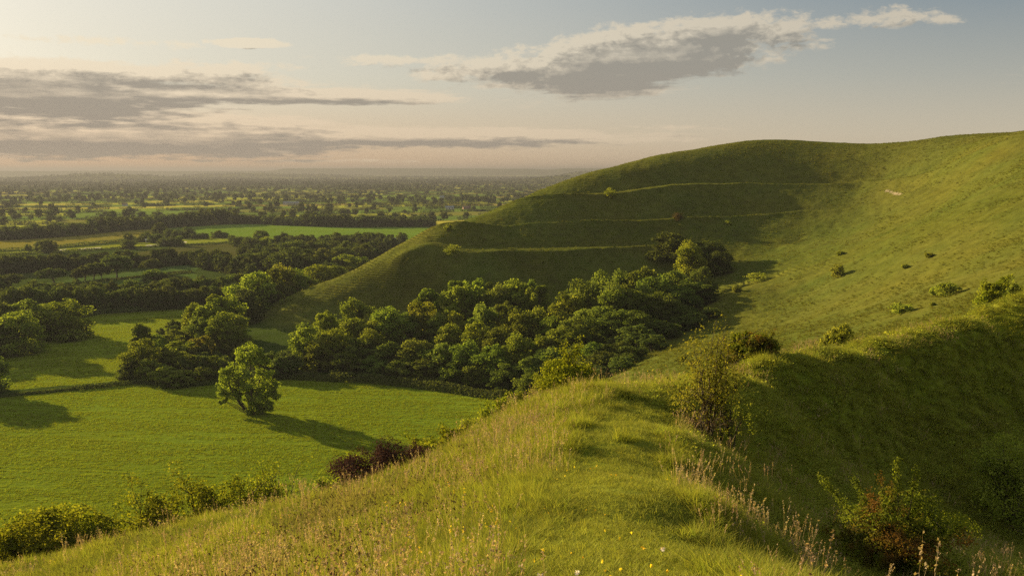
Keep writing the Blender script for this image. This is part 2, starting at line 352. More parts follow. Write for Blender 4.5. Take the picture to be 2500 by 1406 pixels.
def build_ground():
    az = np.r_[np.linspace(-180, -90, 30), np.linspace(-88, -36, 90), np.linspace(-35, 35, 900), np.linspace(36, 90, 70), np.linspace(93, 180, 30)]
    rad = np.r_[np.geomspace(0.4, 90, 260), np.linspace(90.6, 170, 90), np.linspace(171, 420, 330), np.linspace(422, 1100, 220), np.geomspace(1110, 40000, 190)]
    A, RR = np.meshgrid(np.radians(az), rad); X = RR * np.sin(A); Y = RR * np.cos(A); Z = height(X, Y)
    nr, nc = X.shape; x = X.ravel(); y = Y.ravel(); z = Z.ravel(); r = RR.ravel()
    base = PL + 0.8 * fbm(x / 160, y / 160, 3, 3) * sstep(300, 900, r)
    land = sstep(0.6, 2.5, z - base)
    # albedo
    L = lambda a, b, t: np.asarray(a)[None] * (1 - t[:, None]) + np.asarray(b)[None] * t[:, None]
    n1 = np.clip(0.5 + 1.6 * fbm(x / 45, y / 45, 4, 101), 0, 1); n2 = np.clip(0.5 + 1.8 * fbm(x / 9, y / 9, 4, 111), 0, 1)
    hillc = L((0.052, 0.070, 0.011), (0.085, 0.086, 0.016), 0.55 * n1 + 0.35 * n2)
    rn = np.clip(0.5 + 1.8 * fbm(x / 5, y / 5, 4, 121), 0, 1)
    ridgec = L((0.10, 0.13, 0.012), (0.155, 0.155, 0.025), 0.7 * rn)
    c = np.where((r < 120)[:, None], ridgec, hillc)
    plainc = np.tile((0.032, 0.05, 0.009), (len(x), 1))
    # patchwork of far fields
    fx, fy = field_xy(x, y); w1 = 0.0
    sy = 95.0; row = np.floor((fy + w1) / sy); sx = 230.0; cc = np.floor((fx + w1 + row * 117.0) / sx)
    hsh = np.modf(np.abs(np.sin(row * 12.9898 + cc * 78.233) * 43758.5453))[0]
    pal = np.array([(0.05, 0.075, 0.02), (0.09, 0.125, 0.022), (0.15, 0.165, 0.03), (0.12, 0.10, 0.035), (0.065, 0.10, 0.025), (0.19, 0.18, 0.045), (0.055, 0.085, 0.022), (0.085, 0.09, 0.028)])
    fc = np.array((1.5, 1.5, 0.85)) * pal[np.minimum((hsh * 8).astype(int), 7)]
    tf = sstep(900, 1000, r)[:, None]; plainc = plainc * (1 - tf) + fc * tf
    wood = sstep(0.10, 0.2, fbm(x / 900, y / 700, 3, 141))[:, None] * sstep(2600, 4000, r)[:, None]
    plainc = plainc * (1 - wood) + np.array((0.03, 0.045, 0.018)) * wood
    hl = sstep(11400, 12200, r)[:, None]; plainc = plainc * (1 - hl) + np.array((0.035, 0.045, 0.025)) * hl
    c = plainc * (1 - land[:, None]) + c * land[:, None]
    for nm, lb, pg, fcx, mm in FIELDS:
        m = inside(x, y, pg) & (land < 0.25)
        nv = 1 + 0.22 * fbm(x[m] / 30, y[m] / 30, 3, 151)
        c[m] = np.array(fcx)[None] * nv[:, None]
    for pg in PATCH:
        m = inside(x, y, pg); c[m] = (0.42, 0.40, 0.32)
    # chalk showing through the turf
    for (u0, v0, u1, v1, wd) in ((2162,466,2205,471,0.4),(2300,446,2318,445,0.25),(2095,510,2122,503,0.35)):
        a = ground_hit(u0, v0, 100, 600); b = ground_hit(u1, v1, 100, 600)
        s, t = polydist(x, y, np.array([a[:2], b[:2]]))
        m = (np.abs(s) < wd * (1.0 + 1.6 * fbm(x / 2, y / 2, 2, 161))); c[m] = (0.21, 0.18, 0.12)
    co = np.stack([x, y, z], -1)
    idx = np.arange(nr * nc).reshape(nr, nc)
    f = np.stack([idx[:-1, :-1], idx[:-1, 1:], idx[1:, 1:], idx[1:, :-1]], -1).reshape(-1, 4)
    cx = x[f].mean(1); cy = y[f].mean(1); fl = land[f].mean(1); fr = r[f].mean(1)
    reg = np.full(len(f), 100); reg[fr > 11300] = 103
    for i, (nm, lb, pg, fcx, mm) in enumerate(FIELDS): reg[inside(cx, cy, pg)] = i
    reg[fl > 0.3] = 102; reg[(fl > 0.3) & (fr < 120)] = 101
    names = {100: ('plain', 'flat wooded farmland of the vale reaching to the far hills', 'plain'), 101: ('ridge', 'grassy rampart ridge with a trodden path along its crest and a shaded hollow beside it', 'ridge'),
             102: ('hill', 'terraced grass hill and the smooth sunlit slope of its dry valley', 'hill'), 103: ('hills', 'long low blue hills along the horizon', 'plain')}
    for rg in np.unique(reg):
        ff = f[reg == rg]; used, inv = np.unique(ff, return_inverse=True)
        nm, lb, mm = names[rg] if rg >= 100 else (FIELDS[rg][0], FIELDS[rg][1], FIELDS[rg][4])
        me = mesh_np(nm, co[used], inv.reshape(-1, 4), [M[mm]], True)
        a = me.color_attributes.new('Col', 'FLOAT_COLOR', 'POINT'); a.data.foreach_set('color', np.c_[c[used], np.ones(len(used))].astype(np.float32).ravel())
        tag(obj(nm, me), lb, kind='structure')
def rot2(x, y, a): return x * math.cos(a) + y * math.sin(a), -x * math.sin(a) + y * math.cos(a)
build_ground()
# ------------------------------------------------------------------ sun, sky, air
EL, AZ = R(14.3), R(-52.5)
def build_sky():
    w = bpy.data.worlds.new('World'); scene.world = w; w.use_nodes = True
    t = NT(w.node_tree); bg = w.node_tree.nodes['Background']
    sky = t.n('ShaderNodeTexSky'); sky.sky_type = 'NISHITA'; sky.sun_disc = False
    sky.sun_elevation = EL; sky.sun_rotation = AZ; sky.altitude = 100; sky.air_density = 1.0; sky.dust_density = 1.2; sky.ozone_density = 1.0
    d = t.n('ShaderNodeTexCoord').outputs['Generated']
    s = t.n('ShaderNodeSeparateXYZ', inp={0: d})
    az = t.math('MULTIPLY', t.math('ARCTAN2', s.outputs[0], s.outputs[1]), 57.2958)
    el = t.math('MULTIPLY', t.math('ARCSINE', s.outputs[2]), 57.2958)
    p = t.n('ShaderNodeCombineXYZ', inp={0: az, 1: el, 2: 0.0}).outputs[0]
    # one group holds the cloud field so that it can be read twice: here, and a little way towards the sun
    g = bpy.data.node_groups.new('cloud field', 'ShaderNodeTree')
    g.interface.new_socket('P', in_out='INPUT', socket_type='NodeSocketVector'); g.interface.new_socket('D', in_out='OUTPUT', socket_type='NodeSocketFloat'); g.interface.new_socket('T', in_out='OUTPUT', socket_type='NodeSocketFloat')
    q = NT(g); gi = q.n('NodeGroupInput').outputs[0]; go = q.n('NodeGroupOutput')
    def ell(u, v, hu, hv, tilt=0.0, amp=1.0):
        d = ray(u, v); d /= np.linalg.norm(d); a = math.degrees(math.atan2(d[0], d[1])); e = math.degrees(math.asin(d[2]))
        mp = q.n('ShaderNodeMapping', vector_type='TEXTURE', inp={0: gi, 1: (a, e, 0), 2: (0, 0, R(tilt)), 3: (hu * 0.0245, hv * 0.0248, 1)}).outputs[0]
        ln = q.n('ShaderNodeVectorMath', operation='LENGTH', inp={0: mp}).outputs['Value']
        return q.math('MULTIPLY', q.math('SUBTRACT', 1.0, ln), amp)
    E = [ell(1545,145,470,88,6,1.45), ell(1240,165,280,36,4,0.95), ell(1000,148,240,16,0,0.55), ell(1740,78,270,46,2,1.05), ell(330,178,480,26,-2,0.85), ell(1500,225,260,24,4,0.6), ell(2130,52,190,26,0,0.7), ell(2290,48,60,14,0,0.5), ell(1930,118,85,16,0,0.6),
         ell(605,107,120,15,0,1.5), ell(80,222,460,80,-3,1.35), ell(560,170,190,22,0,0.5), ell(620,232,700,26,0,1.25), ell(330,338,760,56,0,1.5), ell(1020,336,720,30,0,1.3), ell(1400,335,300,30,0,0.5), ell(250,285,520,20,0,0.9),
         ell(-300,260,420,150,0,0.9), ell(60,375,300,10,0,0.5), ell(230,100,240,10,0,0.32), ell(620,205,330,20,0,0.42), ell(520,392,700,5,0,0.3), ell(2900,160,300,40,0,0.8), ell(-900,300,500,120,0,0.9), ell(1230,190,260,14,-3,0.4)]
    f = E[0]
    for e in E[1:]: f = q.n('ShaderNodeMath', operation='SMOOTH_MAX', inp={0: f, 1: e, 2: 0.12}).outputs[0]
    ely = q.n('ShaderNodeSeparateXYZ', inp={0: gi}).outputs[1]; hi = q.n('ShaderNodeMapRange', interpolation_type='SMOOTHSTEP', inp={0: ely, 1: 3.6, 2: 7.5}).outputs[0]
    lo1 = q.noise(q.n('ShaderNodeMapping', inp={0: gi, 3: (0.16, 1.5, 1)}).outputs[0], 0.8, 8, 0.6, 0.25)
    hi1 = q.noise(q.n('ShaderNodeMapping', inp={0: gi, 2: (0, 0, R(-8)), 3: (0.5, 1.25, 1)}).outputs[0], 0.75, 9, 0.6, 0.3)
    lo2 = q.noise(q.n('ShaderNodeMapping', inp={0: gi, 3: (0.45, 2.4, 1)}).outputs[0], 1.5, 7, 0.6, 0.2)
    hi2 = q.noise(q.n('ShaderNodeMapping', inp={0: gi, 3: (0.95, 1.7, 1)}).outputs[0], 1.7, 8, 0.6, 0.35)
    mixf = lambda a_, b_: q.math('ADD', a_, q.math('MULTIPLY', hi, q.math('SUBTRACT', b_, a_)))
    nn = q.math('ADD', q.math('MULTIPLY', q.math('SUBTRACT', mixf(lo1, hi1), 0.5), 1.9), q.math('MULTIPLY', q.math('SUBTRACT', mixf(lo2, hi2), 0.5), 1.0))
    q.nt.links.new(q.math('ADD', f, nn), go.inputs[0]); q.nt.links.new(mixf(lo2, hi2), go.inputs[1])
    def read(v):
        nd = t.n('ShaderNodeGroup'); nd.node_tree = g; t.nt.links.new(v, nd.inputs[0]); return nd
    RD = read(p); D0 = RD.outputs[0]; TX = RD.outputs[1]; D1 = read(t.n('ShaderNodeVectorMath', operation='ADD', inp={0: p, 1: (-0.5, 0.55, 0)}).outputs[0]).outputs[0]
    alpha = t.n('ShaderNodeMapRange', interpolation_type='SMOOTHSTEP', inp={0: D0, 1: 0.0, 2: 0.42}).outputs[0]
    core = t.n('ShaderNodeMapRange', interpolation_type='SMOOTHSTEP', inp={0: t.math('ADD', t.math('MULTIPLY', D0, 0.4), t.math('MULTIPLY', D1, 0.6)), 1: 0.10, 2: 0.80}).outputs[0]
    lit = t.math('MULTIPLY', t.math('SUBTRACT', D0, D1), 0.9)
    thick = t.math('ADD', t.math('SUBTRACT', core, lit), t.math('MULTIPLY', t.math('SUBTRACT', TX, 0.5), 1.2), clamp=True)
    lowf = t.n('ShaderNodeMapRange', inp={0: el, 1: 0.0, 2: 7.0}).outputs[0]
    leftf = t.n('ShaderNodeMapRange', inp={0: az, 1: -32.0, 2: 20.0}).outputs[0]
    base = sky.outputs[0]
    base = t.n('ShaderNodeHueSaturation', inp={0: 0.5, 1: SKY_SAT, 2: SKY_VAL, 'Color': base}).outputs[0]
    lft = t.n('ShaderNodeMapRange', interpolation_type='SMOOTHSTEP', inp={0: az, 1: -36.0, 2: 34.0}).outputs[0]
    e01 = t.math('MULTIPLY', el, 1 / 90.0, clamp=True)
    vl = t.ramp(e01, [(0.0, (5.4, 3.05, 1.65)), (0.022, (5.9, 4.25, 2.65)), (0.06, (6.3, 5.7, 4.3)), (0.11, (6.6, 6.2, 5.1)), (0.16, (6.2, 6.0, 5.2)), (0.26, (5.2, 5.1, 4.7)), (0.7, (4.4, 4.6, 4.7))])
    vr = t.ramp(e01, [(0.0, (5.3, 4.3, 3.0)), (0.022, (5.0, 4.4, 3.3)), (0.06, (3.4, 3.4, 3.0)), (0.11, (1.65, 2.15, 2.5)), (0.15, (1.4, 1.95, 2.45)), (0.26, (4.2, 4.4, 4.4)), (0.7, (4.3, 4.6, 4.7))])
    base = t.mix(t.n('ShaderNodeMapRange', inp={0: el, 1: 0.0, 2: 6.0, 3: 0.96, 4: 0.75}).outputs[0], base, t.mix(lft, vl, vr))
    bright = t.mix(lowf, t.mix(leftf, (7.0, 5.0, 3.2, 1), (5.5, 4.5, 3.2, 1)), t.mix(leftf, (7.4, 6.5, 4.9, 1), (4.9, 4.4, 3.5, 1)))
    dark = t.mix(lowf, t.mix(leftf, (2.5, 2.1, 1.7, 1), (3.0, 2.55, 2.05, 1)), t.mix(leftf, (2.75, 2.45, 2.0, 1), (2.5, 2.4, 2.1, 1)))
    cl = t.mix(thick, bright, dark)
    col = t.mix(t.math('MULTIPLY', alpha, 0.93), base, t.n('ShaderNodeVectorMath', operation='SCALE', inp={0: cl, 3: CLOUD}).outputs[0])
    col = t.n('ShaderNodeVectorMath', operation='SCALE', inp={0: col, 3: 0.785}).outputs[0]
    t.nt.links.new(col, bg.inputs[0]); bg.inputs[1].default_value = SKY_STR
    l = bpy.data.lights.new('sun', 'SUN'); l.energy = SUN; l.angle = R(0.6); l.color = SUN_COL
    lo = bpy.data.objects.new('sun', l); COL.objects.link(lo)
    dv = Vector((math.sin(AZ) * math.cos(EL), math.cos(AZ) * math.cos(EL), math.sin(EL)))
    lo.rotation_euler = dv.to_track_quat('Z', 'Y').to_euler()
    scene.view_settings.view_transform = 'Standard'; scene.view_settings.look = 'None'; scene.view_settings.exposure = EXPO; scene.view_settings.gamma = 1.0
    scene.cycles.use_denoising = False
    if HAZE > 0:
        hx0, hx1, hy0, hy1, hz0, hz1 = -26000, 26000, -600, 24000, -72, 62
        v = [(x, y, z) for x in (hx0, hx1) for y in (hy0, hy1) for z in (hz0, hz1)]
        fs = [(0,1,3,2),(4,6,7,5),(0,4,5,1),(2,3,7,6),(0,2,6,4),(1,5,7,3)]
        m, q2, out = mat('haze'); pv = q2.n('ShaderNodeVolumePrincipled', inp={'Color': (*HAZE_COL, 1), 'Density': HAZE, 'Anisotropy': 0.25})
        q2.nt.links.new(pv.outputs[0], out.inputs['Volume'])
        tag(obj('haze', mesh_np('haze', v, fs, [m])), 'thin evening haze over the whole vale', kind='stuff')
SKY_SAT, SKY_VAL, CLOUD, SKY_STR, SUN, SUN_COL, EXPO, HAZE, HAZE_COL = 0.6, 0.8, 1.0, 0.05, 5.0, (1.0, 0.78, 0.46), 1.68, 1.35e-4, (0.19, 0.195, 0.215)
build_sky()
# ------------------------------------------------------------------ trees and bushes
def tube(pts_, rad_, sides=6):
    P = np.asarray(pts_, float); n = len(P); vs = []; fs = []
    for i in range(n):
        d = P[min(i + 1, n - 1)] - P[max(i - 1, 0)]; d /= np.linalg.norm(d) + 1e-9
        a = np.cross(d, (0.3, 0.9, 0.2)); a /= np.linalg.norm(a) + 1e-9; b = np.cross(d, a)
        for k in range(sides):
            t = 2 * math.pi * k / sides; vs.append(P[i] + rad_[i] * (a * math.cos(t) + b * math.sin(t)))
    for i in range(n - 1):
        for k in range(sides):
            k2 = (k + 1) % sides; fs.append((i * sides + k, i * sides + k2, (i + 1) * sides + k2, (i + 1) * sides + k))
    return np.array(vs), np.array(fs)
def join(lst):
    vs = []; fs = []; o = 0
    for v, f in lst: vs.append(v); fs.append(np.asarray(f) + o); o += len(v)
    return np.concatenate(vs), np.concatenate(fs)
def unit(v): return v / (np.linalg.norm(v, axis=-1, keepdims=True) + 1e-9)
def leaves(pos, nrm, size, g, asp=0.7, jit=0.6):
    """one four-sided leaf per point, roughly facing nrm"""
    n = len(pos); nn = unit(nrm + g.normal(0, jit, (n, 3)))
    a = unit(np.cross(nn, g.normal(0, 1, (n, 3)))); b = np.cross(nn, a)
    s = (size * g.uniform(0.65, 1.35, n))[:, None] if np.isscalar(size) else size[:, None]
    q = np.stack([pos - a * s, pos - b * s * asp + nn * s * 0.15, pos + a * s, pos + b * s * asp + nn * s * 0.15], 1) 
    return q.reshape(-1, 3), np.arange(4 * n).reshape(-1, 4)
def crown(seed, kind, H=15.0, nleaf=6000, size=0.36):
    """lobes > clumps > leaves. returns verts, faces, tint per vertex, lobe centres"""
    g = np.random.default_rng(seed)
    K = {'round': (0.06, 0.40, 12, 0.17), 'dome': (0.0, 0.47, 14, 0.18), 'tall': (0.03, 0.26, 11, 0.14), 'oak': (0.13, 0.48, 14, 0.17), 'bush': (0.0, 0.50, 11, 0.20), 'open': (0.12, 0.40, 10, 0.15), 'far': (0.05, 0.45, 8, 0.2)}[kind]
    z0, rx, nl, lr = K; rx *= H; lr *= H
    cz = H * (z0 + 1) / 2; rz = H * (1 - z0) / 2
    if kind == 'bush': cz = H * 0.38; rz = H * 0.62
    L = []
    gold = 2.39996; 
    for i in range(nl):
        t = (i + 0.5) / nl; zz = 1 - 1.95 * t if kind != 'oak' else 1 - 1.45 * t
        rr = math.sqrt(max(0, 1 - zz * zz)); a = gold * i + g.uniform(-0.4, 0.4) + seed
        f = g.uniform(0.72, 1.0)
        if kind == 'open': f = g.uniform(0.7, 1.1)
        R_ = lr * g.uniform(0.75, 1.3)
        L.append((np.array([rr * math.cos(a) * (rx - R_ * 0.8) * f, rr * math.sin(a) * (rx - R_ * 0.8) * f, cz + zz * (rz - R_ * 0.8) * (0.8 + 0.2 * f)]), R_))
    if kind in ('dome', 'round'):
        for i in range(6):
            a = i * 1.047 + g.uniform(-.3, .3); L.append((np.array([math.cos(a) * rx * .62, math.sin(a) * rx * .62, H * g.uniform(.12, .2)]), lr * g.uniform(.8, 1.1)))
    if kind not in ('open',): L.append((np.array([0, 0, cz]), min(rx, rz) * 0.5))
    pos = []; nrm = []; lv = []
    tot = sum(r * r for c, r in L)
    for c, r in L:
        k = max(5, int(9 * g.uniform(0.8, 1.2))); nper = int(nleaf * r * r / tot / k) + 1; lt = g.uniform(0.1, 0.6)
        dirs = unit(g.normal(0, 1, (k, 3)) + np.array([0, 0, 0.35])); out = unit(c - np.array([0, 0, cz * 0.8]))
        dirs = unit(dirs + out * 0.45)
        for d in dirs:
            cc = c + d * r * g.uniform(0.55, 0.95) * np.array([1, 1, 0.8]); cr = r * g.uniform(0.42, 0.72)
            e = unit(g.normal(0, 1, (nper, 3)) + np.array([0, 0, 0.3]))
            ra = cr * np.sqrt(g.uniform(0.25, 1.0, nper))
            pos.append(cc + e * ra[:, None] * np.array([1, 1, 0.8])); nrm.append(unit(e + 0.5 * d + np.array([0, 0, 0.15])))
            lv.append(np.clip(lt + g.normal(0, 0.22, nper) + 0.12 * g.normal(), 0, 1))
    pos = np.concatenate(pos); nrm = np.concatenate(nrm); lv = np.concatenate(lv)
    pos[:, 2] = np.maximum(pos[:, 2], 0.05 * H * g.uniform(0, 1, len(pos)))
    v, f = leaves(pos, nrm, size, g)
    return v, f, np.repeat(lv, 4), [c for c, r in L]
def trunk_mesh(seed, lobes, H, r0, fork=0.3, stems=1):
    g = np.random.default_rng(seed + 99); parts = []
    for s in range(stems):
        a = g.uniform(0, 6.28); ox = 0.0 if stems == 1 else 0.35
        b = np.array([math.cos(a) * ox, math.sin(a) * ox, -0.6]); top = np.array([math.cos(a) * ox * 4, math.sin(a) * ox * 4, H * 0.8])
        mid = [b + (top - b) * t + g.normal(0, 0.012 * H, 3) * (0 < t < 1) for t in np.linspace(0, 1, 7)]
        rr = [r0 * (1.35 if i == 0 else 1 - 0.13 * i) / (stems ** 0.4) for i in range(7)]
        parts.append(tube(mid, rr, 7))
        for c in lobes[s::stems]:
            t0 = g.uniform(fork, 0.6); p0 = b + (top - b) * t0; p1 = (p0 + c) / 2 + np.array([0, 0, -0.04 * H]) + g.normal(0, 0.01 * H, 3)
            parts.append(tube([p0, p1, c], [r0 * 0.42, r0 * 0.28, r0 * 0.08], 5))
    return join(parts)
LIB = {}
def lib(key, kind, seed, leaf, H=15.0, nleaf=10500, size=0.31, trunk=True):
    v, f, lv, lobes = crown(seed, kind, H, nleaf, size)
    me = mesh_np('crown', v, f, [M[leaf]]); add_attr(me, 'lv', lv)
    mt = None
    if trunk:
        tv, tf = trunk_mesh(seed, lobes, H, 0.028 * H if kind != 'tall' else 0.022 * H); mt = mesh_np('trunk', tv, tf, [M['bark']], True)
    rx = np.percentile(np.abs(v[:, :2]), 97.0)
    LIB.setdefault(key, []).append((me, mt, H, rx * 2))
for s in (1, 2, 3, 4): lib('round', 'round', s, 'leaf')
for s in (5, 6, 7): lib('dome', 'dome', s, 'leaf')
for s in (8, 9, 10): lib('tall', 'tall', s, 'leaf')
for s in (11, 12, 13): lib('oak', 'oak', s, 'leaf_dark', 15, 5000, 0.4)
for s in (14, 15, 16): lib('dark', 'dome', s, 'leaf_dark', 15, 5500, 0.42)
for s in (17, 18, 19): lib('bush', 'bush', s, 'leaf', 5, 3500, 0.17, True)
for s in (20, 21): lib('darkbush', 'bush', s, 'leaf_dark', 5, 3000, 0.18, True)
for s in (22, 23): lib('open', 'open', s, 'leaf')
CNT = {}
TREES = []
def plant(name, key, x, y, ztop, width, tint=(1, 1, 1), zbase=None, hmin=1.0, hmax=30):
    i = CNT.get(key, 0); CNT[key] = i + 1
    me, mt, H, W = LIB[key][i % len(LIB[key])]
    zb = gz(x, y) if zbase is None else zbase
    h = min(max(ztop - zb, hmin), hmax); sz = h / H; sx = max(width, 0.35 * h if key != 'tall' else 0) / W
    e = obj(name, None, None, (x, y, zb - 0.02 * h)); e.rotation_euler = (0, 0, random.uniform(0, 6.28)); e.scale = (sx, sx, sz)
    c = obj('crown' if 'bush' not in key else 'foliage', me, e); c.color = (*tint, 1)
    if mt: obj('trunk' if 'bush' not in key else 'stems', mt, e)
    return e
ORD = ['first', 'second', 'third', 'fourth', 'fifth', 'sixth', 'seventh', 'eighth', 'ninth', 'tenth', 'eleventh', 'twelfth', 'thirteenth', 'fourteenth', 'fifteenth', 'sixteenth', 'seventeenth', 'eighteenth', 'nineteenth', 'twentieth']
def ordw(i):
    if i < 20: return ORD[i]
    tens = ['', '', 'twenty', 'thirty', 'forty', 'fifty', 'sixty', 'seventy', 'eighty', 'ninety'][(i + 1) // 10]; r = (i + 1) % 10
    return {'twenty': 'twentieth', 'thirty': 'thirtieth', 'forty': 'fortieth', 'fifty': 'fiftieth', 'sixty': 'sixtieth'}[tens] if r == 0 else tens + '-' + ORD[r - 1]
def row(name, cat, group, fmt, items, key, tint=(1, 1, 1), side='left', vary=0.12, wf=1.12):
    """items: (u, vtop, Y or ('b', vbase), width px[, key[, tint]]). Labels count along the row from the given end."""
    it = sorted(items, key=lambda q: q[0] if side == 'left' else -q[0])
    for n, q in enumerate(it):
        u, vt, Y, w = q[:4]; k = q[4] if len(q) > 4 and q[4] else key; tn = q[5] if len(q) > 5 else tint
        if isinstance(Y, tuple): Y = onz(u, Y[1], PL + 0.3)[1]
        p = at(u, vt, Y); yc = p[1] * CP - p[2] * SP
        f = 1 + random.uniform(-vary, vary)
        e = plant(name, k, p[0], p[1], p[2], w * wf * yc / F, tuple(c * f for c in tn), hmin=(5 if cat == 'tree' else 1.2), hmax=(24 if cat == 'tree' else 7))
        tag(e, fmt.format(ordw(n)), cat, group)
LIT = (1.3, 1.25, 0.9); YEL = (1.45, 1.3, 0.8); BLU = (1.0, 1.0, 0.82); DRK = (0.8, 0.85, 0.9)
# wood in the coombe
row('tree', 'tree', 'trees of the wood in the dry valley', '{} tree from the left in the front row of the coombe wood', [
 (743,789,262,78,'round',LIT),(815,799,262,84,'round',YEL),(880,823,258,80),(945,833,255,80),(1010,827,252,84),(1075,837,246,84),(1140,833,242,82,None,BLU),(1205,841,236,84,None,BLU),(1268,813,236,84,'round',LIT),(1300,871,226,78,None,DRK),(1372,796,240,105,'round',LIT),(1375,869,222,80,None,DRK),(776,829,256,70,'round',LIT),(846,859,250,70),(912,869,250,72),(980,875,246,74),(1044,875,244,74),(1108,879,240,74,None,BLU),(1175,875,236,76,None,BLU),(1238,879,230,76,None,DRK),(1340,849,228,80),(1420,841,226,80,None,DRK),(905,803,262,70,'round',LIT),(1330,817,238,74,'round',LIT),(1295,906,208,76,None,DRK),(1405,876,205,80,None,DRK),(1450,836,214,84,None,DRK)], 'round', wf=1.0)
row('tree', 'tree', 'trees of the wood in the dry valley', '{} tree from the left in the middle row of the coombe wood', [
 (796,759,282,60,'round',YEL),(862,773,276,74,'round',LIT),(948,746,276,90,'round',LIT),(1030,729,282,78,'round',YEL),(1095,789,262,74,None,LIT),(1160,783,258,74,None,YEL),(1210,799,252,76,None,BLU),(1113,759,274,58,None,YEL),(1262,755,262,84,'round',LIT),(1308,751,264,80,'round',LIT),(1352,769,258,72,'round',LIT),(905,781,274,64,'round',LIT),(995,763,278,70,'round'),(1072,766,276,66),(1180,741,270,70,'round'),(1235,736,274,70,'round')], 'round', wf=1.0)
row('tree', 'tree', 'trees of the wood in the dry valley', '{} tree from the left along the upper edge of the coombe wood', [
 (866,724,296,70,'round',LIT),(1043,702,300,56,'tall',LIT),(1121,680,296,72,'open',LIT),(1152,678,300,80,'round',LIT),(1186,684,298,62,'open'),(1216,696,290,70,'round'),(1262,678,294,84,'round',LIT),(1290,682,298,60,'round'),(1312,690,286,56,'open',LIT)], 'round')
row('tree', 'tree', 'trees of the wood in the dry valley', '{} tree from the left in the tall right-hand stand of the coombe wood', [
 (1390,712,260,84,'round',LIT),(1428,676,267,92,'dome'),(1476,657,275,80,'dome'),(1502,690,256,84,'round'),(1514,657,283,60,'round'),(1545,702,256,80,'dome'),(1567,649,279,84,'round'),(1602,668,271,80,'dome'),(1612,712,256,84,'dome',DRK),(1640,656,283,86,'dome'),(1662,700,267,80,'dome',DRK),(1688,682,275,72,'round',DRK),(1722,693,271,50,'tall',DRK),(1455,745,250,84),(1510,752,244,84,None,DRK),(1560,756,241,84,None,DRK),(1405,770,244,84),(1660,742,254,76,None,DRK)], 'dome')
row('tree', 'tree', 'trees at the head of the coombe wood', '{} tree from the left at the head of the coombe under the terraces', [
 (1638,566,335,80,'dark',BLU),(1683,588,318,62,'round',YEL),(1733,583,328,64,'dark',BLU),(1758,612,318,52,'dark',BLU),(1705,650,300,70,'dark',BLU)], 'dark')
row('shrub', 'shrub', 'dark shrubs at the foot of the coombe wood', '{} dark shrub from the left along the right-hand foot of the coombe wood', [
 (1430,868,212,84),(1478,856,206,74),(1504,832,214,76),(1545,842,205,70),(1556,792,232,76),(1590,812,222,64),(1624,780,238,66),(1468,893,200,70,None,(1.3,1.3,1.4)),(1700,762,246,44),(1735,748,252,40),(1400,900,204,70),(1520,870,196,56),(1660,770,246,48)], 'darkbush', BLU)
# belt from the lone tree up towards the plain, left of the terraced hill
row('tree', 'tree', 'trees of the belt beside the foot of the hill', '{} tree from the left in the belt between crop field and hill foot', [
 (344,824,('b',918),76,'dome',LIT),(342,784,('b',890),44,'tall'),(318,880,('b',922),52,'dark'),(469,738,('b',835),46,'round',LIT),(487,775,('b',848),58,'round'),(502,738,('b',838),60,'round',LIT),(527,716,('b',830),46,'tall',LIT),(551,716,('b',832),76,'dome',YEL),(553,761,('b',852),86,'dome',LIT)], 'round')
row('shrub', 'shrub', 'shrubs in the tangle beside the lone tree', '{} shrub from the left in the thicket below the belt trees', [
 (380,812,('b',868),54),(420,812,('b',862),52),(436,792,('b',850),46),(440,828,('b',880),58,None,LIT),(490,820,('b',872),58,None,(1.3,1.0,0.8)),(402,848,('b',905),60),(450,858,('b',905),60),(482,868,('b',905),54),(396,892,('b',938),58,None,(1.2,1.1,0.9)),(450,898,('b',938),60),(500,893,('b',930),46),(530,864,('b',905),46),(365,870,('b',930),50),(425,905,('b',942),60)], 'bush', BLU)
row('shrub', 'shrub', 'hedge shrubs between the lone tree and the wood', '{} hedge shrub from the left behind the lone tree', [
 (640,868,('b',918),50),(667,840,('b',912),56),(694,842,('b',910),56),(684,868,('b',922),46),(712,862,('b',918),50)], 'darkbush')
row('tree', 'tree', 'trees climbing behind the nose of the hill', '{} tree from the left behind the sloping shoulder of the hill', [
 (618,660,('b',772),98,'dome',LIT),(655,652,('b',762),72,'dark',LIT),(600,700,('b',790),66,'dark'),(684,645,('b',748),64,'round',(1.2,1.0,.8)),(716,654,('b',738),60,'round',LIT),(742,668,('b',732),52,'round'),(650,700,('b',770),60,'dark'),(690,690,('b',750),60,'dark')], 'dome')
row('tree', 'tree', 'trees climbing behind the nose of the hill', '{} tree from the left half hidden where the hill shoulder meets the vale wood', [
 (776,642,('b',712),74,'dome',LIT),(818,646,('b',705),56,'dome'),(856,650,('b',700),34,'dark'),(840,618,('b',672),60,'dome',LIT),(882,594,('b',645),52,'dark'),(880,625,('b',668),46,'round')], 'dome')
row('tree', 'tree', 'trees of the wood in the vale', '{} tree from the left in the dark middle wood beyond the hill shoulder', [
 (600,618,('b',655),50),(638,613,('b',660),58),(680,618,('b',668),58),(705,622,('b',672),56),(718,600,('b',672),92),(760,612,('b',668),62),(718,586,('b',640),62),(793,606,('b',662),58,None,(1.1,.95,.9)),(832,602,('b',650),60),(748,588,('b',636),50),(780,588,('b',636),48),(815,584,('b',630),46),(850,588,('b',634),46),(665,596,('b',632),46),(690,598,('b',636),44)], 'dark')
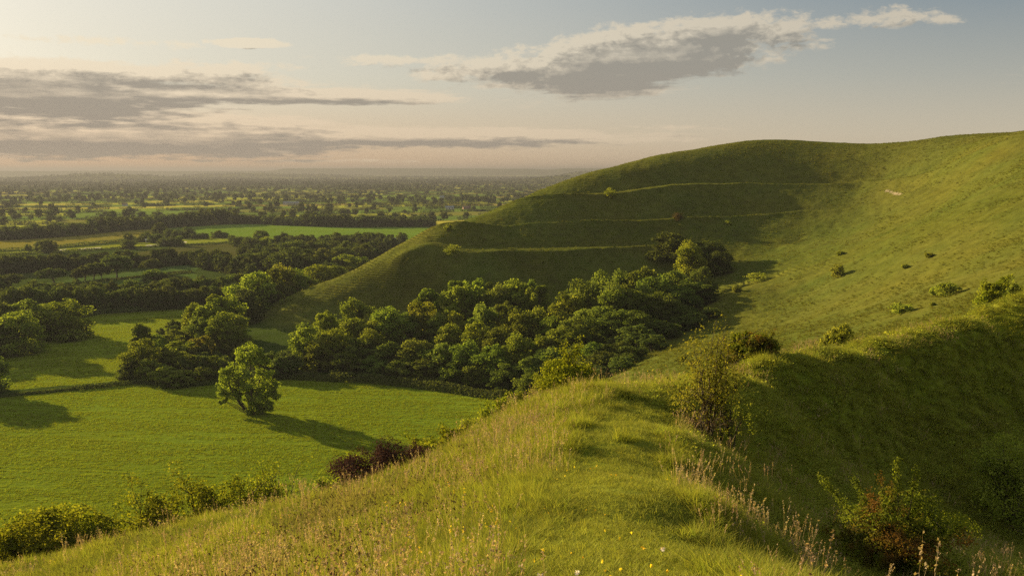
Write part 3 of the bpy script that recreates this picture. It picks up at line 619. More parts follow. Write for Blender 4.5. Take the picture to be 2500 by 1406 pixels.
row('tree', 'tree', 'hedgerow trees along the near side of the large pasture', '{} tree from the left along the near hedge of the large pasture', [
 (566,572,('b',596),20),(582,577,('b',602),30),(605,578,('b',605),26),(620,580,('b',606),32),(637,561,('b',600),38,'dark'),(648,578,('b',612),44,'round',LIT),(666,582,('b',614),34),(682,573,('b',597),30),(706,574,('b',597),28),(731,571,('b',598),38),(762,571,('b',592),18),(790,582,('b',600),24),(820,566,('b',600),32,'dark'),(856,571,('b',594),20),(872,573,('b',596),20),(888,571,('b',597),24),(905,565,('b',600),26),(920,567,('b',600),26),(940,580,('b',602),24),(980,565,('b',598),28,'dark')], 'dark', (1.1,1.1,1), wf=.95)
# parkland trees and the dark belts of the middle distance
row('tree', 'tree', 'parkland trees in a line along the thin hedge', '{} parkland tree from the left along the thin hedge', [
 (26,668,('b',700),52),(128,654,('b',689),60),(186,664,('b',686),24),(206,648,('b',684),42),(228,640,('b',682),44),(246,645,('b',681),34),(282,621,('b',678),62),(369,631,('b',668),46),(373,656,('b',688),48,'round'),(397,668,('b',690),20,'dark'),(420,670,('b',690),20,'dark')], 'oak')
row('tree', 'tree', 'trees of the dark belt behind the striped crop field', '{} tree from the left in the front rank of the belt behind the striped field', [
 (u, 703 + random.uniform(-9, 9) - max(0, u - 300) * 0.03, ('b', 768 - (u - 60) * 0.045), random.uniform(36, 52)) for u in range(30, 560, 27)], 'dark', (1.05, 1.05, 1))
row('tree', 'tree', 'trees of the dark belt behind the striped crop field', '{} tree from the left in the rear rank of the belt behind the striped field', [
 (u, 688 + random.uniform(-6, 8) - max(0, u - 340) * 0.07, ('b', 738 - (u - 60) * 0.03), random.uniform(36, 48)) for u in list(range(75, 300, 32)) + list(range(320, 640, 27))], 'dark', (1.1, 1.1, 1))
row('tree', 'tree', 'round trees of the clump left of the striped field', '{} tree from the left in the big clump beside the striped field', [
 (150,730,('b',824),108,'dome',LIT),(60,729,('b',828),84,'dome'),(36,758,('b',862),94,'dome',LIT),(-12,770,('b',866),74,'dome'),(4,735,('b',832),64,'dark'),(108,742,('b',822),62,'dark')], 'dome')
row('tree', 'tree', 'trees standing left of the picture that shade the near field', '{} tree from the right of those left of the view', [
 (-55,850,('b',958),100),(-130,840,('b',960),110),(-210,850,('b',955),100),(-95,790,('b',880),90),(-300,850,('b',940),120)], 'dome', (1, 1, 1), 'right')
row('tree', 'tree', 'trees of the dark belt behind the blue green meadow', '{} tree from the left in the dark belt behind the blue green meadow', [
 (u, 622 + random.uniform(-4, 5) + (4 if u > 330 else 0), ('b', 667 - max(0, u) * 0.05), random.uniform(24, 36)) for u in range(-8, 520, 21)], 'dark')
row('tree', 'tree', 'small hedgerow trees around the sheeted strip field', '{} small tree from the left around the strip field with pale sheets', [
 (68,600,('b',612),14),(98,587,('b',612),24),(110,584,('b',617),24),(128,586,('b',616),20),(313,569,('b',592),20),(312,584,('b',607),30),(397,582,('b',600),24),(418,577,('b',600),26),(436,575,('b',600),22)], 'dark', (1.15, 1.12, 1))
row('tree', 'tree', 'trees of the copse between golden field and pasture', '{} tree from the left in the copse between golden field and pasture', [
 (345,577,('b',590),22),(362,564,('b',588),32),(380,570,('b',592),32),(389,543,('b',576),30),(413,557,('b',580),24),(432,561,('b',582),26),(457,554,('b',580),30),(478,569,('b',582),22),(498,572,('b',582),20),(530,562,('b',580),26),(545,566,('b',580),22)], 'dark', (1.1, 1.1, 1))
BELT = np.array([(-20,586,556),(100,580,545),(200,572,541),(240,568,528),(300,562,525),(400,556,524),(470,552,514),(520,548,507),(600,546,520),(640,546,524),(680,549,526),(720,550,532),(760,552,520),(800,553,516),(870,554,526),(950,553,528),(1060,553,530)], float)
row('tree', 'tree', 'trees of the long shelterbelt beyond the pastures', '{} tree from the left in the long shelterbelt beyond the pastures', [
 (u, np.interp(u, BELT[:, 0], BELT[:, 2]) + random.uniform(-4, 5), ('b', np.interp(u, BELT[:, 0], BELT[:, 1])), random.uniform(26, 36)) for u in range(-10, 1060, 23)], 'dark')
# ------------------------------------------------------------------ hand-built bushes, the lone tree, hedges
def branchy(name, x, y, h, w, seed, lm, nleaf, lsize, cat, label, nb=9, dens=0.5, lean=(0, 0), spread=1.0, group=None, rise=0.9, cover=None, base=None, fill=0.0, arms=()):
    """stems splitting twice from the ground, leaves strung along the twigs"""
    g = np.random.default_rng(seed); zb = gz(x, y) if base is None else base
    parts = []; tw = []
    for i in range(nb):
        a = 2 * math.pi * (i + g.uniform(-.3, .3)) / nb; el = math.asin(g.uniform(0.3, 1.0)) if nb > 3 else g.uniform(1.1, 1.5)
        tip = np.array([math.cos(a) * math.cos(el) * w / 2 * spread + lean[0] * h, math.sin(a) * math.cos(el) * w / 2 * spread + lean[1] * h, h * (0.25 + 0.75 * math.sin(el)) * g.uniform(0.75, 1.0)])
        p0 = np.array([g.normal(0, .04 * w), g.normal(0, .04 * w), -0.1]); md = p0 * 0.5 + tip * 0.5 + np.array([-tip[0] * .12, -tip[1] * .12, h * 0.1 * rise]) + g.normal(0, .03 * h, 3)
        r0 = 0.009 * h + 0.006; sp = [p0, (p0 + md) / 2, md, (md + tip) / 2 + g.normal(0, .025 * h, 3), tip]
        parts.append(tube(sp, [r0, r0 * .8, r0 * .6, r0 * .4, r0 * .15], 5)); tw.append((sp[3], tip))
        for j in range(7):
            t = g.uniform(0.25, 1.0); k = min(3, int(t * 4)); b0 = sp[k] + (sp[k + 1] - sp[k]) * (t * 4 - k)
            d = unit(unit(tip - p0) * 0.6 + g.normal(0, .55, 3) + np.array([0, 0, .15])); b1 = b0 + d * h * g.uniform(.12, .3)
            parts.append(tube([b0, (b0 + b1) / 2 + g.normal(0, .01 * h, 3), b1], [r0 * .35, r0 * .22, r0 * .08], 4)); tw.append((b0, b1))
            for q in range(2):
                c0 = b0 + (b1 - b0) * g.uniform(.3, .9); c1 = c0 + unit(d + g.normal(0, .7, 3)) * h * g.uniform(.06, .16)
                parts.append(tube([c0, c1], [r0 * .16, r0 * .05], 3)) if False else None
                tw.append((c0, c1))
    for ar in arms:
        tip = np.array(ar); p0 = tip * np.array([.25, .25, .45]); md = (p0 + tip) / 2 + np.array([0, 0, -.10 * h]); r0 = .008 * h
        parts.append(tube([p0, md, tip], [r0, r0 * .7, r0 * .2], 5)); tw += [(md, tip)] * 2 + [(p0, md)]
        for j in range(8):
            b0 = md + (tip - md) * g.uniform(0, .9); tw.append((b0, b0 + unit(g.normal(0, 1, 3) + unit(tip - md)) * h * .07))
    A = np.array([t[0] for t in tw]); B = np.array([t[1] for t in tw]); ln = np.linalg.norm(B - A, axis=1)
    pk = g.choice(len(tw), nleaf, p=ln / ln.sum()); t = g.uniform(0.15, 1.05, nleaf)[:, None]
    pos = A[pk] + (B[pk] - A[pk]) * t + g.normal(0, 0.022 * h * dens * 2, (nleaf, 3)); pos[:, 2] = np.maximum(pos[:, 2], 0.02)
    keep = np.ones(nleaf, bool) if cover is None else cover(pos, h, g)
    pos = pos[keep]; lvv = np.clip(0.35 + 0.5 * (g.uniform(0, 1, len(tw))[pk][keep] - 0.5) + g.normal(0, .2, len(pos)), 0, 1)
    v, f = leaves(pos, unit(pos - np.array([0, 0, h * .3])) + np.array([0, 0, .4]), lsize, g, 0.55, 0.9)
    if fill > 0:
        v2, f2, l2, _ = crown(seed * 7 + 3, 'bush', h * .97, int(nleaf * fill), lsize)
        sx = w / 2 / np.percentile(np.abs(v2[:, :2]), 97.0)
        q = v2.reshape(-1, 4, 3); m = q.mean(1, keepdims=True); q = (q - m) + m * np.array([sx, sx, 1]); v2 = q.reshape(-1, 3)
        v, f = join([(v, f), (v2, f2)]); lvv = np.r_[lvv, l2[::4]]
    e = obj(name, None, None, (x, y, zb)); tag(e, label, cat, group)
    me = mesh_np('foliage', v, f, [M[lm]]); add_attr(me, 'lv', np.repeat(lvv, 4)); obj('foliage', me, e)
    tv, tf = join(parts); obj('branches', mesh_np('branches', tv, tf, [M['twig']], True), e)
    return e
def bush_at(u, vt, Y, wpx, lm, label, seed, nleaf=5000, lsize=0.06, **kw):
    if kw.get('group') or lm == 'thorn' or seed in (17, 18, 22, 23, 25, 28, 29): kw.setdefault('fill', 1.3)
    p = at(u, vt, Y); yc = p[1] * CP - p[2] * SP; h = p[2] - gz(p[0], p[1])
    return branchy(kw.pop('name', 'bush'), p[0], p[1], max(h, 0.5) * 1.2, 1.15 * wpx * yc / F, seed, lm, nleaf, lsize, kw.pop('cat', 'bush'), label, **kw)
# scrub just over the left shoulder
SC = 'scrub bushes along the edge of the near slope'
bush_at(52, 1296, 43.6, 170, 'bush', 'low leafy bush at the left picture edge, below the grassy shoulder', 1, 9880, .085, group=SC, rise=.7, nb=12)
bush_at(150, 1256, 47.5, 190, 'bush', 'widest feathery green bush, at the bottom left beside the crop field', 2, 15200, .085, group=SC, rise=.7, nb=14)
bush_at(232, 1275, 46.2, 100, 'bush', 'small leafy bush leaning right from the wide feathery bush', 3, 6840, .08, group=SC, rise=.7, nb=9)
bush_at(372, 1244, 48.8, 130, 'bush', 'leftmost bush of the open scrub line on the grassy shoulder', 4, 8740, .08, group=SC, rise=.7, nb=10)
bush_at(470, 1222, 52.8, 130, 'bush', 'twiggy see-through bush second in the open scrub line', 5, 8360, .08, group=SC, rise=.7, nb=9)
bush_at(556, 1216, 54.1, 120, 'bush', 'arching bush in the middle of the open scrub line', 6, 8360, .08, group=SC, rise=.7, nb=9)
bush_at(636, 1212, 55.4, 100, 'bush', 'dark twiggy bush near the right end of the open scrub line', 7, 6460, .08, group=SC, rise=.7, nb=8)
bush_at(695, 1216, 55.4, 80, 'bush', 'pale low bush closing the right end of the open scrub line', 8, 4940, .08, group=SC, rise=.7, nb=8)
bush_at(798, 1184, 42.8, 74, 'herb', 'small dark green bush left of the purple thicket', 9, 4940, .065, group=SC, rise=.7, nb=8)
bush_at(866, 1146, 45.4, 110, 'bush', 'grey green bush showing behind the left end of the purple thicket', 10, 6460, .07, group=SC, rise=.7, nb=9)
bush_at(945, 1110, 41.0, 215, 'purple', 'dark purple brown twiggy thicket on the edge of the slope', 11, 17100, .045, group=SC, rise=.7, nb=16)
bush_at(1040, 1098, 44.1, 120, 'bush', 'leafy bush right of the purple thicket', 12, 6840, .07, group=SC, rise=.7, nb=10)
bush_at(1105, 1070, 45.4, 120, 'bush', 'straggling green bush between thicket and ridge crest', 13, 6840, .07, group=SC, rise=.7, nb=10)
bush_at(1168, 1040, 46.6, 100, 'herb', 'darker straggling bush climbing towards the ridge crest', 14, 6080, .07, group=SC, rise=.7, nb=9)
bush_at(1222, 1000, 49.1, 100, 'bush', 'upper scrub bush below the arching brown grasses', 15, 6080, .07, group=SC, rise=.7, nb=9)
bush_at(1275, 985, 49.1, 80, 'herb', 'low scrub bush just left of the golden dome bush', 16, 4940, .07, group=SC, rise=.7, nb=8)
bush_at(1388, 892, 46.0, 150, 'bush', 'rounded golden lit bush peeping over the ridge crest', 17, 12000, .06, nb=18, fill=2.0, rise=1.6)
bush_at(1452, 930, 46.0, 80, 'herb', 'dark bush behind the right side of the golden dome bush', 18, 3000, .07, nb=10)
bush_at(1738, 846, 29, 130, 'sapling', 'open yellow leaved thorn sapling on the crest of the ridge', 19, 4600, .043, nb=10, dens=.8, name='sapling', cat='sapling')
bush_at(1768, 798, 29.3, 50, 'sapling', 'tall thin yellow leaved shoot standing above the thorn sapling', 20, 420, .04, nb=2, dens=.5, name='sapling', cat='sapling', spread=.5)
bush_at(1790, 925, 28.6, 70, 'herb', 'small dark leaved twig bush beside the yellow sapling', 26, 2200, .035, nb=6)
bush_at(1722, 985, 28.2, 150, 'russet', 'bare brown brushwood at the foot of the yellow sapling', 27, 700, .03, nb=13)
bush_at(1838, 822, 48, 112, 'thorn', 'dense dark round thorn bush on the bend of the ridge', 21, 9000, .06, nb=16, rise=1.5)
bush_at(2048, 806, 74.0, 62, 'herb', 'small blue green bush standing behind the ridge top', 22, 3000, .10, nb=10)
bush_at(2425, 698, 100.0, 60, 'bush', 'ragged two part bush beyond the ridge near the right edge', 23, 2600, .12, nb=8)
bush_at(2446, 686, 101.0, 40, 'bush', 'upright bush next to the ragged bush beyond the ridge', 28, 1600, .12, nb=6)
bush_at(2476, 700, 98.0, 34, 'herb', 'small dark bush at the far right behind the ridge', 29, 1400, .12, nb=7)
# hawthorn in the hollow
def haw_cover(p, h, g): return np.ones(len(p), bool)
hx, hy, _ = at(2205, 1250, 19.5); hz = gz(hx, hy)
hp = lambda u, v, dy: tuple(np.array(at(u, v, 19.5 + dy)) - np.array([hx, hy, hz]))
branchy('hawthorn_bush', hx, hy, at(2190, 1215, 19.5)[2] - hz, 2.9, 24, 'thorn', 18000, .026, 'bush', 'gnarled hawthorn with russet and lime green tips in the shaded hollow', nb=17, fill=1.0, arms=[hp(2003,1163,-.2), hp(2085,1168,0), hp(2150,1160,.2), hp(2190,1122,0), hp(2238,1146,-.2), hp(2240,1212,.3)])
bush_at(2480, 1085, 44.0, 170, 'herb', 'dark arching bush in the shaded hollow at the right edge', 25, 5000, .06, nb=12)
# bushes dotted over the hill
HB = 'scattered bushes on the hillsides'
for i, (u, vt, vb, w, lm, lb) in enumerate([
 (1490,460,488,28,'bush','upright bush standing on the topmost terrace'),(1655,522,546,28,'russet','russet bush on the middle terrace line'),(1096,549,564,20,'herb','small dark bush at the left end of the middle terrace'),
 (1107,598,626,42,'herb','rounded dark bush on the lowest terrace'),(1287,461,471,24,'herb','small bush breaking the skyline of the terraced hill'),(2045,647,676,32,'herb','lone dark round bush with a shadow on the sunlit slope'),
 (1850,667,686,52,'herb','low spreading bush near the shadow edge of the sunlit slope'),(2312,692,722,50,'herb','broad dark bush with a raised top on the lower sunlit slope'),(2288,700,722,30,'herb','flat bush joined to the left of the broad dark bush'),
 (2200,742,766,58,'herb','flat straggling bush above the ridge on the sunlit slope'),(2278,741,748,12,'herb','tiny bush right of the flat straggling bush'),(2053,616,625,20,'bush','tiny low bush uphill of the lone round bush'),
 (1775,541,551,26,'herb','low dark bush right of the russet terrace bush'),(1690,880,893,20,'herb','little shrub on the shaded valley side below the sapling'),(1668,872,882,16,'bush','tiny shrub on the shaded valley side'),
 (2270,620,628,22,'bush','faint grey green bush high on the sunlit slope'),(2210,648,655,20,'herb','tiny dark bush in the middle of the sunlit slope'),(1800,700,712,22,'herb','small bush at the foot of the sunlit slope beside the wood'),
 (705,727,735,14,'herb','tiny bush low on the nose of the hill'),(690,733,741,12,'herb','tiniest bush at the lower end of the hill nose')]):
    hit = ground_hit(u, vb, 60, 700)
    if hit is None: continue
    dd = hit[1] * CP - hit[2] * SP
    branchy('bush', hit[0], hit[1], (vb - vt + 3) * dd / F, w * dd / F, 60 + i, lm, 900, .16, 'bush', lb, nb=9, group=HB, base=hit[2], fill=1.6)
# the lone tree in the field
def lone_tree():
    x, y, z = onz(610, 1008, PL + 0.3); z = gz(x, y); yc = y * CP - z * SP
    H = at(610, 829, y)[2] - z; W = 150 * yc / F; g = np.random.default_rng(3)
    L = []; px = lambda u, v, dy, r: (np.array([(u - 610) * yc / F, dy, (1008 - v) * yc / F]), r)
    for u, v, dy, r in ((612,858,0,2.5),(590,872,1,2.2),(632,880,-1,2.4),(572,900,0,2.4),(600,905,-2,2.4),(640,915,1.5,2.3),(655,905,-1,1.8),(556,930,0,2.3),(585,935,2,2.0),(615,935,-2.2,2.1),(548,955,-.5,1.8),(650,945,0,2.2),(545,975,.5,1.1),(570,962,1.2,1.4),(640,968,-1,2.1),(662,962,1,1.8),(622,985,-1,1.8),(645,990,.6,1.6),(612,1000,-.5,1.1),(560,910,-2,1.8),(620,870,2,2.0),(672,938,.3,1.3),(640,1000,.3,1.7),(618,990,1.5,1.7),(660,985,-.6,1.5),(668,965,.8,1.6),(600,960,0,2.0),(630,955,1.2,2.0),(585,958,-1.2,1.2),(568,940,1,2.2),(640,860,0,1.3),(655,880,.6,1.4)):
        L.append(px(u, v, dy, r))
    pos = []; nrm = []; lv = []
    for c, r in L:
        for k in range(13):
            d = unit(g.normal(0, 1, 3) + np.array([0, 0, .2])); cc = c + d * r * g.uniform(.3, .95); cr = r * g.uniform(.3, .5); n = 46
            e = unit(g.normal(0, 1, (n, 3)) + np.array([0, 0, .3])); pos.append(cc + e * cr * np.sqrt(g.uniform(.2, 1, n))[:, None]); nrm.append(e + .5 * d); lv.append(np.clip(g.uniform(.3, .8) + g.normal(0, .2, n), 0, 1))
    pos = np.concatenate(pos); pos[:, 2] = np.maximum(pos[:, 2], .1); v, f = leaves(pos, np.concatenate(nrm), .22, g)
    e = obj('lone_tree', None, None, (x, y, z)); tag(e, 'lone broad tree with several leaning stems standing in the bright crop field', 'tree')
    me = mesh_np('crown', v, f, [M['leaf']]); add_attr(me, 'lv', np.repeat(np.concatenate(lv), 4)); c = obj('crown', me, e); c.color = (1.3, 1.32, .9, 1)
    parts = []
    for st in ((-.3, 0, [(574,962),(560,930),(556,905)]), (0, .2, [(605,950),(598,905),(590,865)]), (.25, -.2, [(618,945),(618,890),(614,850)]), (.45, .1, [(628,950),(640,915),(650,895)])):
        p = [np.array([st[0], st[1], -.3])] + [px(u, v_, st[1] * 3, 0)[0] for u, v_ in st[2]]
        parts.append(tube(p, [.34, .24, .16, .06], 7))
        for c_, r in L:
            j = min(p, key=lambda q: np.linalg.norm(q - c_) + (9 if q[2] > c_[2] else 0))
            if g.uniform() < .5: parts.append(tube([j, (j + c_) / 2 + g.normal(0, .2, 3), c_], [.10, .07, .03], 5))
    tv, tf = join(parts); obj('trunk', mesh_np('trunk', tv, tf, [M['bark']], True), e)
lone_tree()
# low hedges
def hedge(label, px, h, w, lm, seed, z=PL, leaf=.3, dens=26):
    g = np.random.default_rng(seed); pts_ = np.array([onz(u, v, z + .2)[:2] for u, v in px]); seg = np.linalg.norm(np.diff(pts_, axis=0), axis=1); tot = seg.sum(); n = int(tot * dens)
    s = np.sort(g.uniform(0, tot, n)); cs = np.r_[0, np.cumsum(seg)]; k = np.clip(np.searchsorted(cs, s) - 1, 0, len(seg) - 1); t = (s - cs[k]) / seg[k]
    c = pts_[k] + (pts_[k + 1] - pts_[k]) * t[:, None]; hh = h * (0.75 + 0.9 * np.maximum(fbm(s / 6, s * 0, 3, seed), -.2) + .25 * (g.uniform(0, 1, n) < .03))
    a = g.uniform(0, math.pi, n); rr = np.sqrt(g.uniform(.3, 1, n)); off = np.cos(a) * w / 2 * rr; up = np.sin(a) * hh * rr
    nr = np.stack([-(pts_[k + 1] - pts_[k])[:, 1], (pts_[k + 1] - pts_[k])[:, 0]], 1) / seg[k][:, None]
    xy = c + nr * off[:, None]; zz = height(xy[:, 0], xy[:, 1], False) + up
    nrm = np.c_[nr * np.cos(a)[:, None], np.sin(a)]
    v, f = leaves(np.c_[xy, zz], nrm, leaf, g); o = pts_[0]; v = v - np.array([o[0], o[1], PL])
    me = mesh_np('hedge', v, f, [M[lm]]); add_attr(me, 'lv', np.repeat(np.clip(.4 + g.normal(0, .25, n), 0, 1), 4))
    e = obj('hedge', me, None, (o[0], o[1], PL)); tag(e, label, 'hedge')
hedge('low dark clipped hedge dividing the two bright crop fields', [(-260,990),(-100,978),(0,968),(120,956),(260,943),(340,934),(420,942),(520,938)], 1.3, 2.0, 'leaf_dark', 1, leaf=.22, dens=90)
hedge('thin dark hedge running under the parkland trees', [(50,716),(180,694),(300,680),(400,670),(470,664)], 1.6, 2.0, 'leaf_dark', 2, dens=40)
hedge('long dark hedge between golden field and sheeted strip', [(0,614),(60,611),(130,605),(200,598),(300,588),(330,582)], 3.0, 4.0, 'leaf_dark', 3, leaf=.5, dens=16)
hedge('dark hedge below the sheeted strip field', [(0,624),(130,617),(250,610),(400,601),(500,597),(570,592)], 2.0, 3.0, 'leaf_dark', 4, leaf=.5, dens=16)
hedge('hedge curving round the dull brown field', [(575,592),(640,603),(700,618),(690,624)], 2.5, 3.0, 'leaf_dark', 5, leaf=.5, dens=16)
hedge('hedge at the near foot of the large pasture', [(560,584),(700,592),(820,592),(950,592)], 3.5, 4.0, 'leaf_dark', 6, leaf=.5, dens=16)
hedge('rough bushy margin along the foot of the coombe wood', [(690,922),(800,928),(900,932),(1000,942),(1100,955),(1230,978)], 2.6, 5.0, 'leaf_dark', 7, leaf=.28, dens=80)
hedge('bushy field margin below the dark belt', [(190,775),(250,765),(330,760),(450,752)], 2.0, 3.0, 'leaf_dark', 8, leaf=.35, dens=40)
# buildings
def house(name, label, cat, u, v, Lx, Wy, H, RH, wall, roof, rot=0.2, group=None):
    Lx *= .8; Wy *= .8; x, y, z = onz(u, v, PL + .2); z = gz(x, y); e = obj(name, None, None, (x, y, z)); e.rotation_euler = (0, 0, rot); tag(e, label, cat, group)
    a, b = Lx / 2, Wy / 2; w = [(-a,-b,-.5),(a,-b,-.5),(a,b,-.5),(-a,b,-.5),(-a,-b,H),(a,-b,H),(a,b,H),(-a,b,H),(-a,0,H+RH),(a,0,H+RH)]
    me = bpy.data.meshes.new('wall'); me.from_pydata(w, [], [(0,1,5,4),(2,3,7,6),(1,2,6,9,5),(3,0,4,8,7)]); me.materials.append(M[wall]); obj('wall', me, e)
    o = .35; k = RH / b; t = .18; rv = []
    for zo in (0, t): rv += [(-a-o,-b-o,H-o*k+zo+.02),(a+o,-b-o,H-o*k+zo+.02),(a+o,0,H+RH+zo+.02),(-a-o,0,H+RH+zo+.02),(a+o,b+o,H-o*k+zo+.02),(-a-o,b+o,H-o*k+zo+.02)]
    me = bpy.data.meshes.new('roof'); me.from_pydata(rv, [], [(0,1,2,3),(3,2,4,5),(9,8,7,6),(11,10,8,9),(0,6,7,1),(4,10,11,5),(1,7,8,2),(2,8,10,4),(3,9,6,0),(5,11,9,3)]); me.materials.append(M[roof]); obj('roof', me, e)
    n = max(1, int(Lx / 4))
    for i in range(n):
        cx = -a + Lx * (i + .5) / n; ww, wh, zz = .6, .6, H * .55
        me = bpy.data.meshes.new('window'); me.from_pydata([(cx-ww,-b-.03,zz-wh),(cx+ww,-b-.03,zz-wh),(cx+ww,-b-.03,zz+wh),(cx-ww,-b-.03,zz+wh),(cx-ww,-b+.1,zz-wh),(cx+ww,-b+.1,zz-wh),(cx+ww,-b+.1,zz+wh),(cx-ww,-b+.1,zz+wh)], [], [(0,1,2,3),(0,4,5,1),(1,5,6,2),(2,6,7,3),(3,7,4,0)]); me.materials.append(M['glass']); obj('window', me, e)
house('barn', 'long grey roofed barn half hidden among the trees of the vale', 'barn', 556, 657, 15, 8, 3.2, 2.2, 'brick', 'slate', .1)
house('shed', 'small white shed at the edge of the sheeted strip field', 'shed', 361, 592, 4, 3, 2.2, .8, 'wall', 'wall', .2)
house('barn', 'low grey roofed barn beside the trees at the hill shoulder', 'barn', 966, 592, 14, 8, 2.6, 1.4, 'wall', 'slate', -.2)
HG = 'far farmhouses on the vale'
for i, (u, v, L_, lb, wl_, rf) in enumerate([(1079,484,12,'white far farmhouse among fields left of the terraced hill','wall','slate'),(1098,511,16,'long pale shed in front of a far meadow','wall','slate'),(1140,511,15,'dark far barn beside the long pale shed','brick','tile'),(711,500,34,'long grey glasshouse roof far out on the vale','wall','slate'),
  (305,503,9,'tiny pale cottage far out on the left of the vale','wall','tile'),(1208,452,26,'pale village house far off below the bluish hills','wall','tile'),(1222,453,18,'second pale village house, right of its neighbour','wall','tile'),(1045,447,30,'white farm building far off near the foot of the bluish hills','wall','slate'),(1330,462,22,'pale house close to the skyline of the terraced hill','wall','slate')]):
    house('farmhouse' if 'house' in lb and 'glass' not in lb else 'shed', lb, 'building', u, v, L_, 8, 2.8 + L_ * .03, 1.7, wl_, rf, .15 * (i % 3) - .1, HG)
# ------------------------------------------------------------------ uncountable growth: points that carry small clumps
def scatter(name, label, P, rot, scl, idx, protos):
    col = bpy.data.collections.new(name + ' clumps')
    for i, me in enumerate(protos):
        o = bpy.data.objects.new('%s clump %02d' % (name, i), me); col.objects.link(o)
    me = bpy.data.meshes.new(name); me.vertices.add(len(P)); me.vertices.foreach_set('co', np.asarray(P, np.float32).ravel())
    a = me.attributes.new('rot', 'FLOAT_VECTOR', 'POINT'); a.data.foreach_set('vector', np.asarray(rot, np.float32).ravel())
    a = me.attributes.new('scl', 'FLOAT_VECTOR', 'POINT'); a.data.foreach_set('vector', np.asarray(scl, np.float32).ravel())
    a = me.attributes.new('idx', 'INT', 'POINT'); a.data.foreach_set('value', np.asarray(idx, np.int32))
    o = obj(name, me); tag(o, label, kind='stuff')
    g = bpy.data.node_groups.new(name, 'GeometryNodeTree'); q = NT(g)
    g.interface.new_socket('Geometry', in_out='INPUT', socket_type='NodeSocketGeometry'); g.interface.new_socket('Geometry', in_out='OUTPUT', socket_type='NodeSocketGeometry')
    gi = q.n('NodeGroupInput'); go = q.n('NodeGroupOutput'); ci = q.n('GeometryNodeCollectionInfo'); ci.inputs[0].default_value = col; ci.inputs[1].default_value = True; ci.inputs[2].default_value = True
    ip = q.n('GeometryNodeInstanceOnPoints'); ip.inputs['Pick Instance'].default_value = True
    def at_(n, t):
        nd = q.n('GeometryNodeInputNamedAttribute', data_type=t); nd.inputs[0].default_value = n; return nd.outputs['Attribute']
    L = g.links.new
    L(gi.outputs[0], ip.inputs['Points']); L(ci.outputs[0], ip.inputs['Instance']); L(at_('idx', 'INT'), ip.inputs['Instance Index'])
    e2r = q.n('FunctionNodeEulerToRotation'); L(at_('rot', 'FLOAT_VECTOR'), e2r.inputs[0]); L(e2r.outputs[0], ip.inputs['Rotation']); L(at_('scl', 'FLOAT_VECTOR'), ip.inputs['Scale'])
    L(ip.outputs[0], go.inputs[0])
    md = o.modifiers.new('clumps', 'NODES'); md.node_group = g
    return o
def blades(seed, n, h, w, spread, bend, mt, lean=0.25, tip_lv=0.35, name='grass clump'):
    """n arching blades, three pieces each"""
    g = np.random.default_rng(seed); a = g.uniform(0, 6.283, n); r = spread * np.sqrt(g.uniform(0, 1, n)); b = np.stack([r * np.cos(a), r * np.sin(a), np.zeros(n) - .03], 1)
    d = g.uniform(0, 6.283, n); dv = np.stack([np.cos(d), np.sin(d), np.zeros(n)], 1); sd = np.stack([-np.sin(d), np.cos(d), np.zeros(n)], 1)
    tw = g.uniform(-1, 1, n)[:, None]; sd = unit(sd + dv * tw)
    H = h * g.uniform(.5, 1.15, n)[:, None]; le = np.abs(g.normal(0, lean, n))[:, None]; be = bend * g.uniform(.3, 1.4, n)[:, None]
    up = np.array([[0, 0, 1.0]]); V = []
    for t, ww in ((0, .8), (.4, 1.0), (.75, .7), (1, .12)):
        c = b + up * H * (t - .35 * be * t * t) + dv * H * (le * t + be * t * t); V += [c - sd * w * ww / 2, c + sd * w * ww / 2]
    V = np.stack(V, 1); o = np.arange(n)[:, None] * 8
    f = np.concatenate([o + np.array([[0, 1, 3, 2]]), o + np.array([[2, 3, 5, 4]]), o + np.array([[4, 5, 7, 6]])])
    me = mesh_np(name, V.reshape(-1, 3), f, [M[mt]]); base = np.clip(.35 + g.normal(0, .25, n), 0, 1)[:, None]; add_attr(me, 'lv', np.clip(base + np.array([[-.1, -.1, 0, 0, .1, .1, tip_lv, tip_lv]]), 0, 1).ravel()); return me
def merge(name, a, b):
    """one mesh out of two, keeping tints and materials"""
    va = np.empty(len(a.vertices) * 3); a.vertices.foreach_get('co', va); vb = np.empty(len(b.vertices) * 3); b.vertices.foreach_get('co', vb)
    fa = np.array([p.vertices[:] for p in a.polygons]); fb = np.array([p.vertices[:] for p in b.polygons])
    la = np.empty(len(a.vertices)); a.attributes['lv'].data.foreach_get('value', la); lb = np.empty(len(b.vertices)); b.attributes['lv'].data.foreach_get('value', lb)
    ms = list(a.materials) + list(b.materials); ia = np.empty(len(a.polygons), np.int32); a.polygons.foreach_get('material_index', ia); ib = np.empty(len(b.polygons), np.int32); b.polygons.foreach_get('material_index', ib)
    me = mesh_np(name, np.r_[va.reshape(-1, 3), vb.reshape(-1, 3)], np.r_[fa, fb + len(a.vertices)], ms, False, np.r_[ia, ib + len(a.materials)]); add_attr(me, 'lv', np.r_[la, lb]); return me
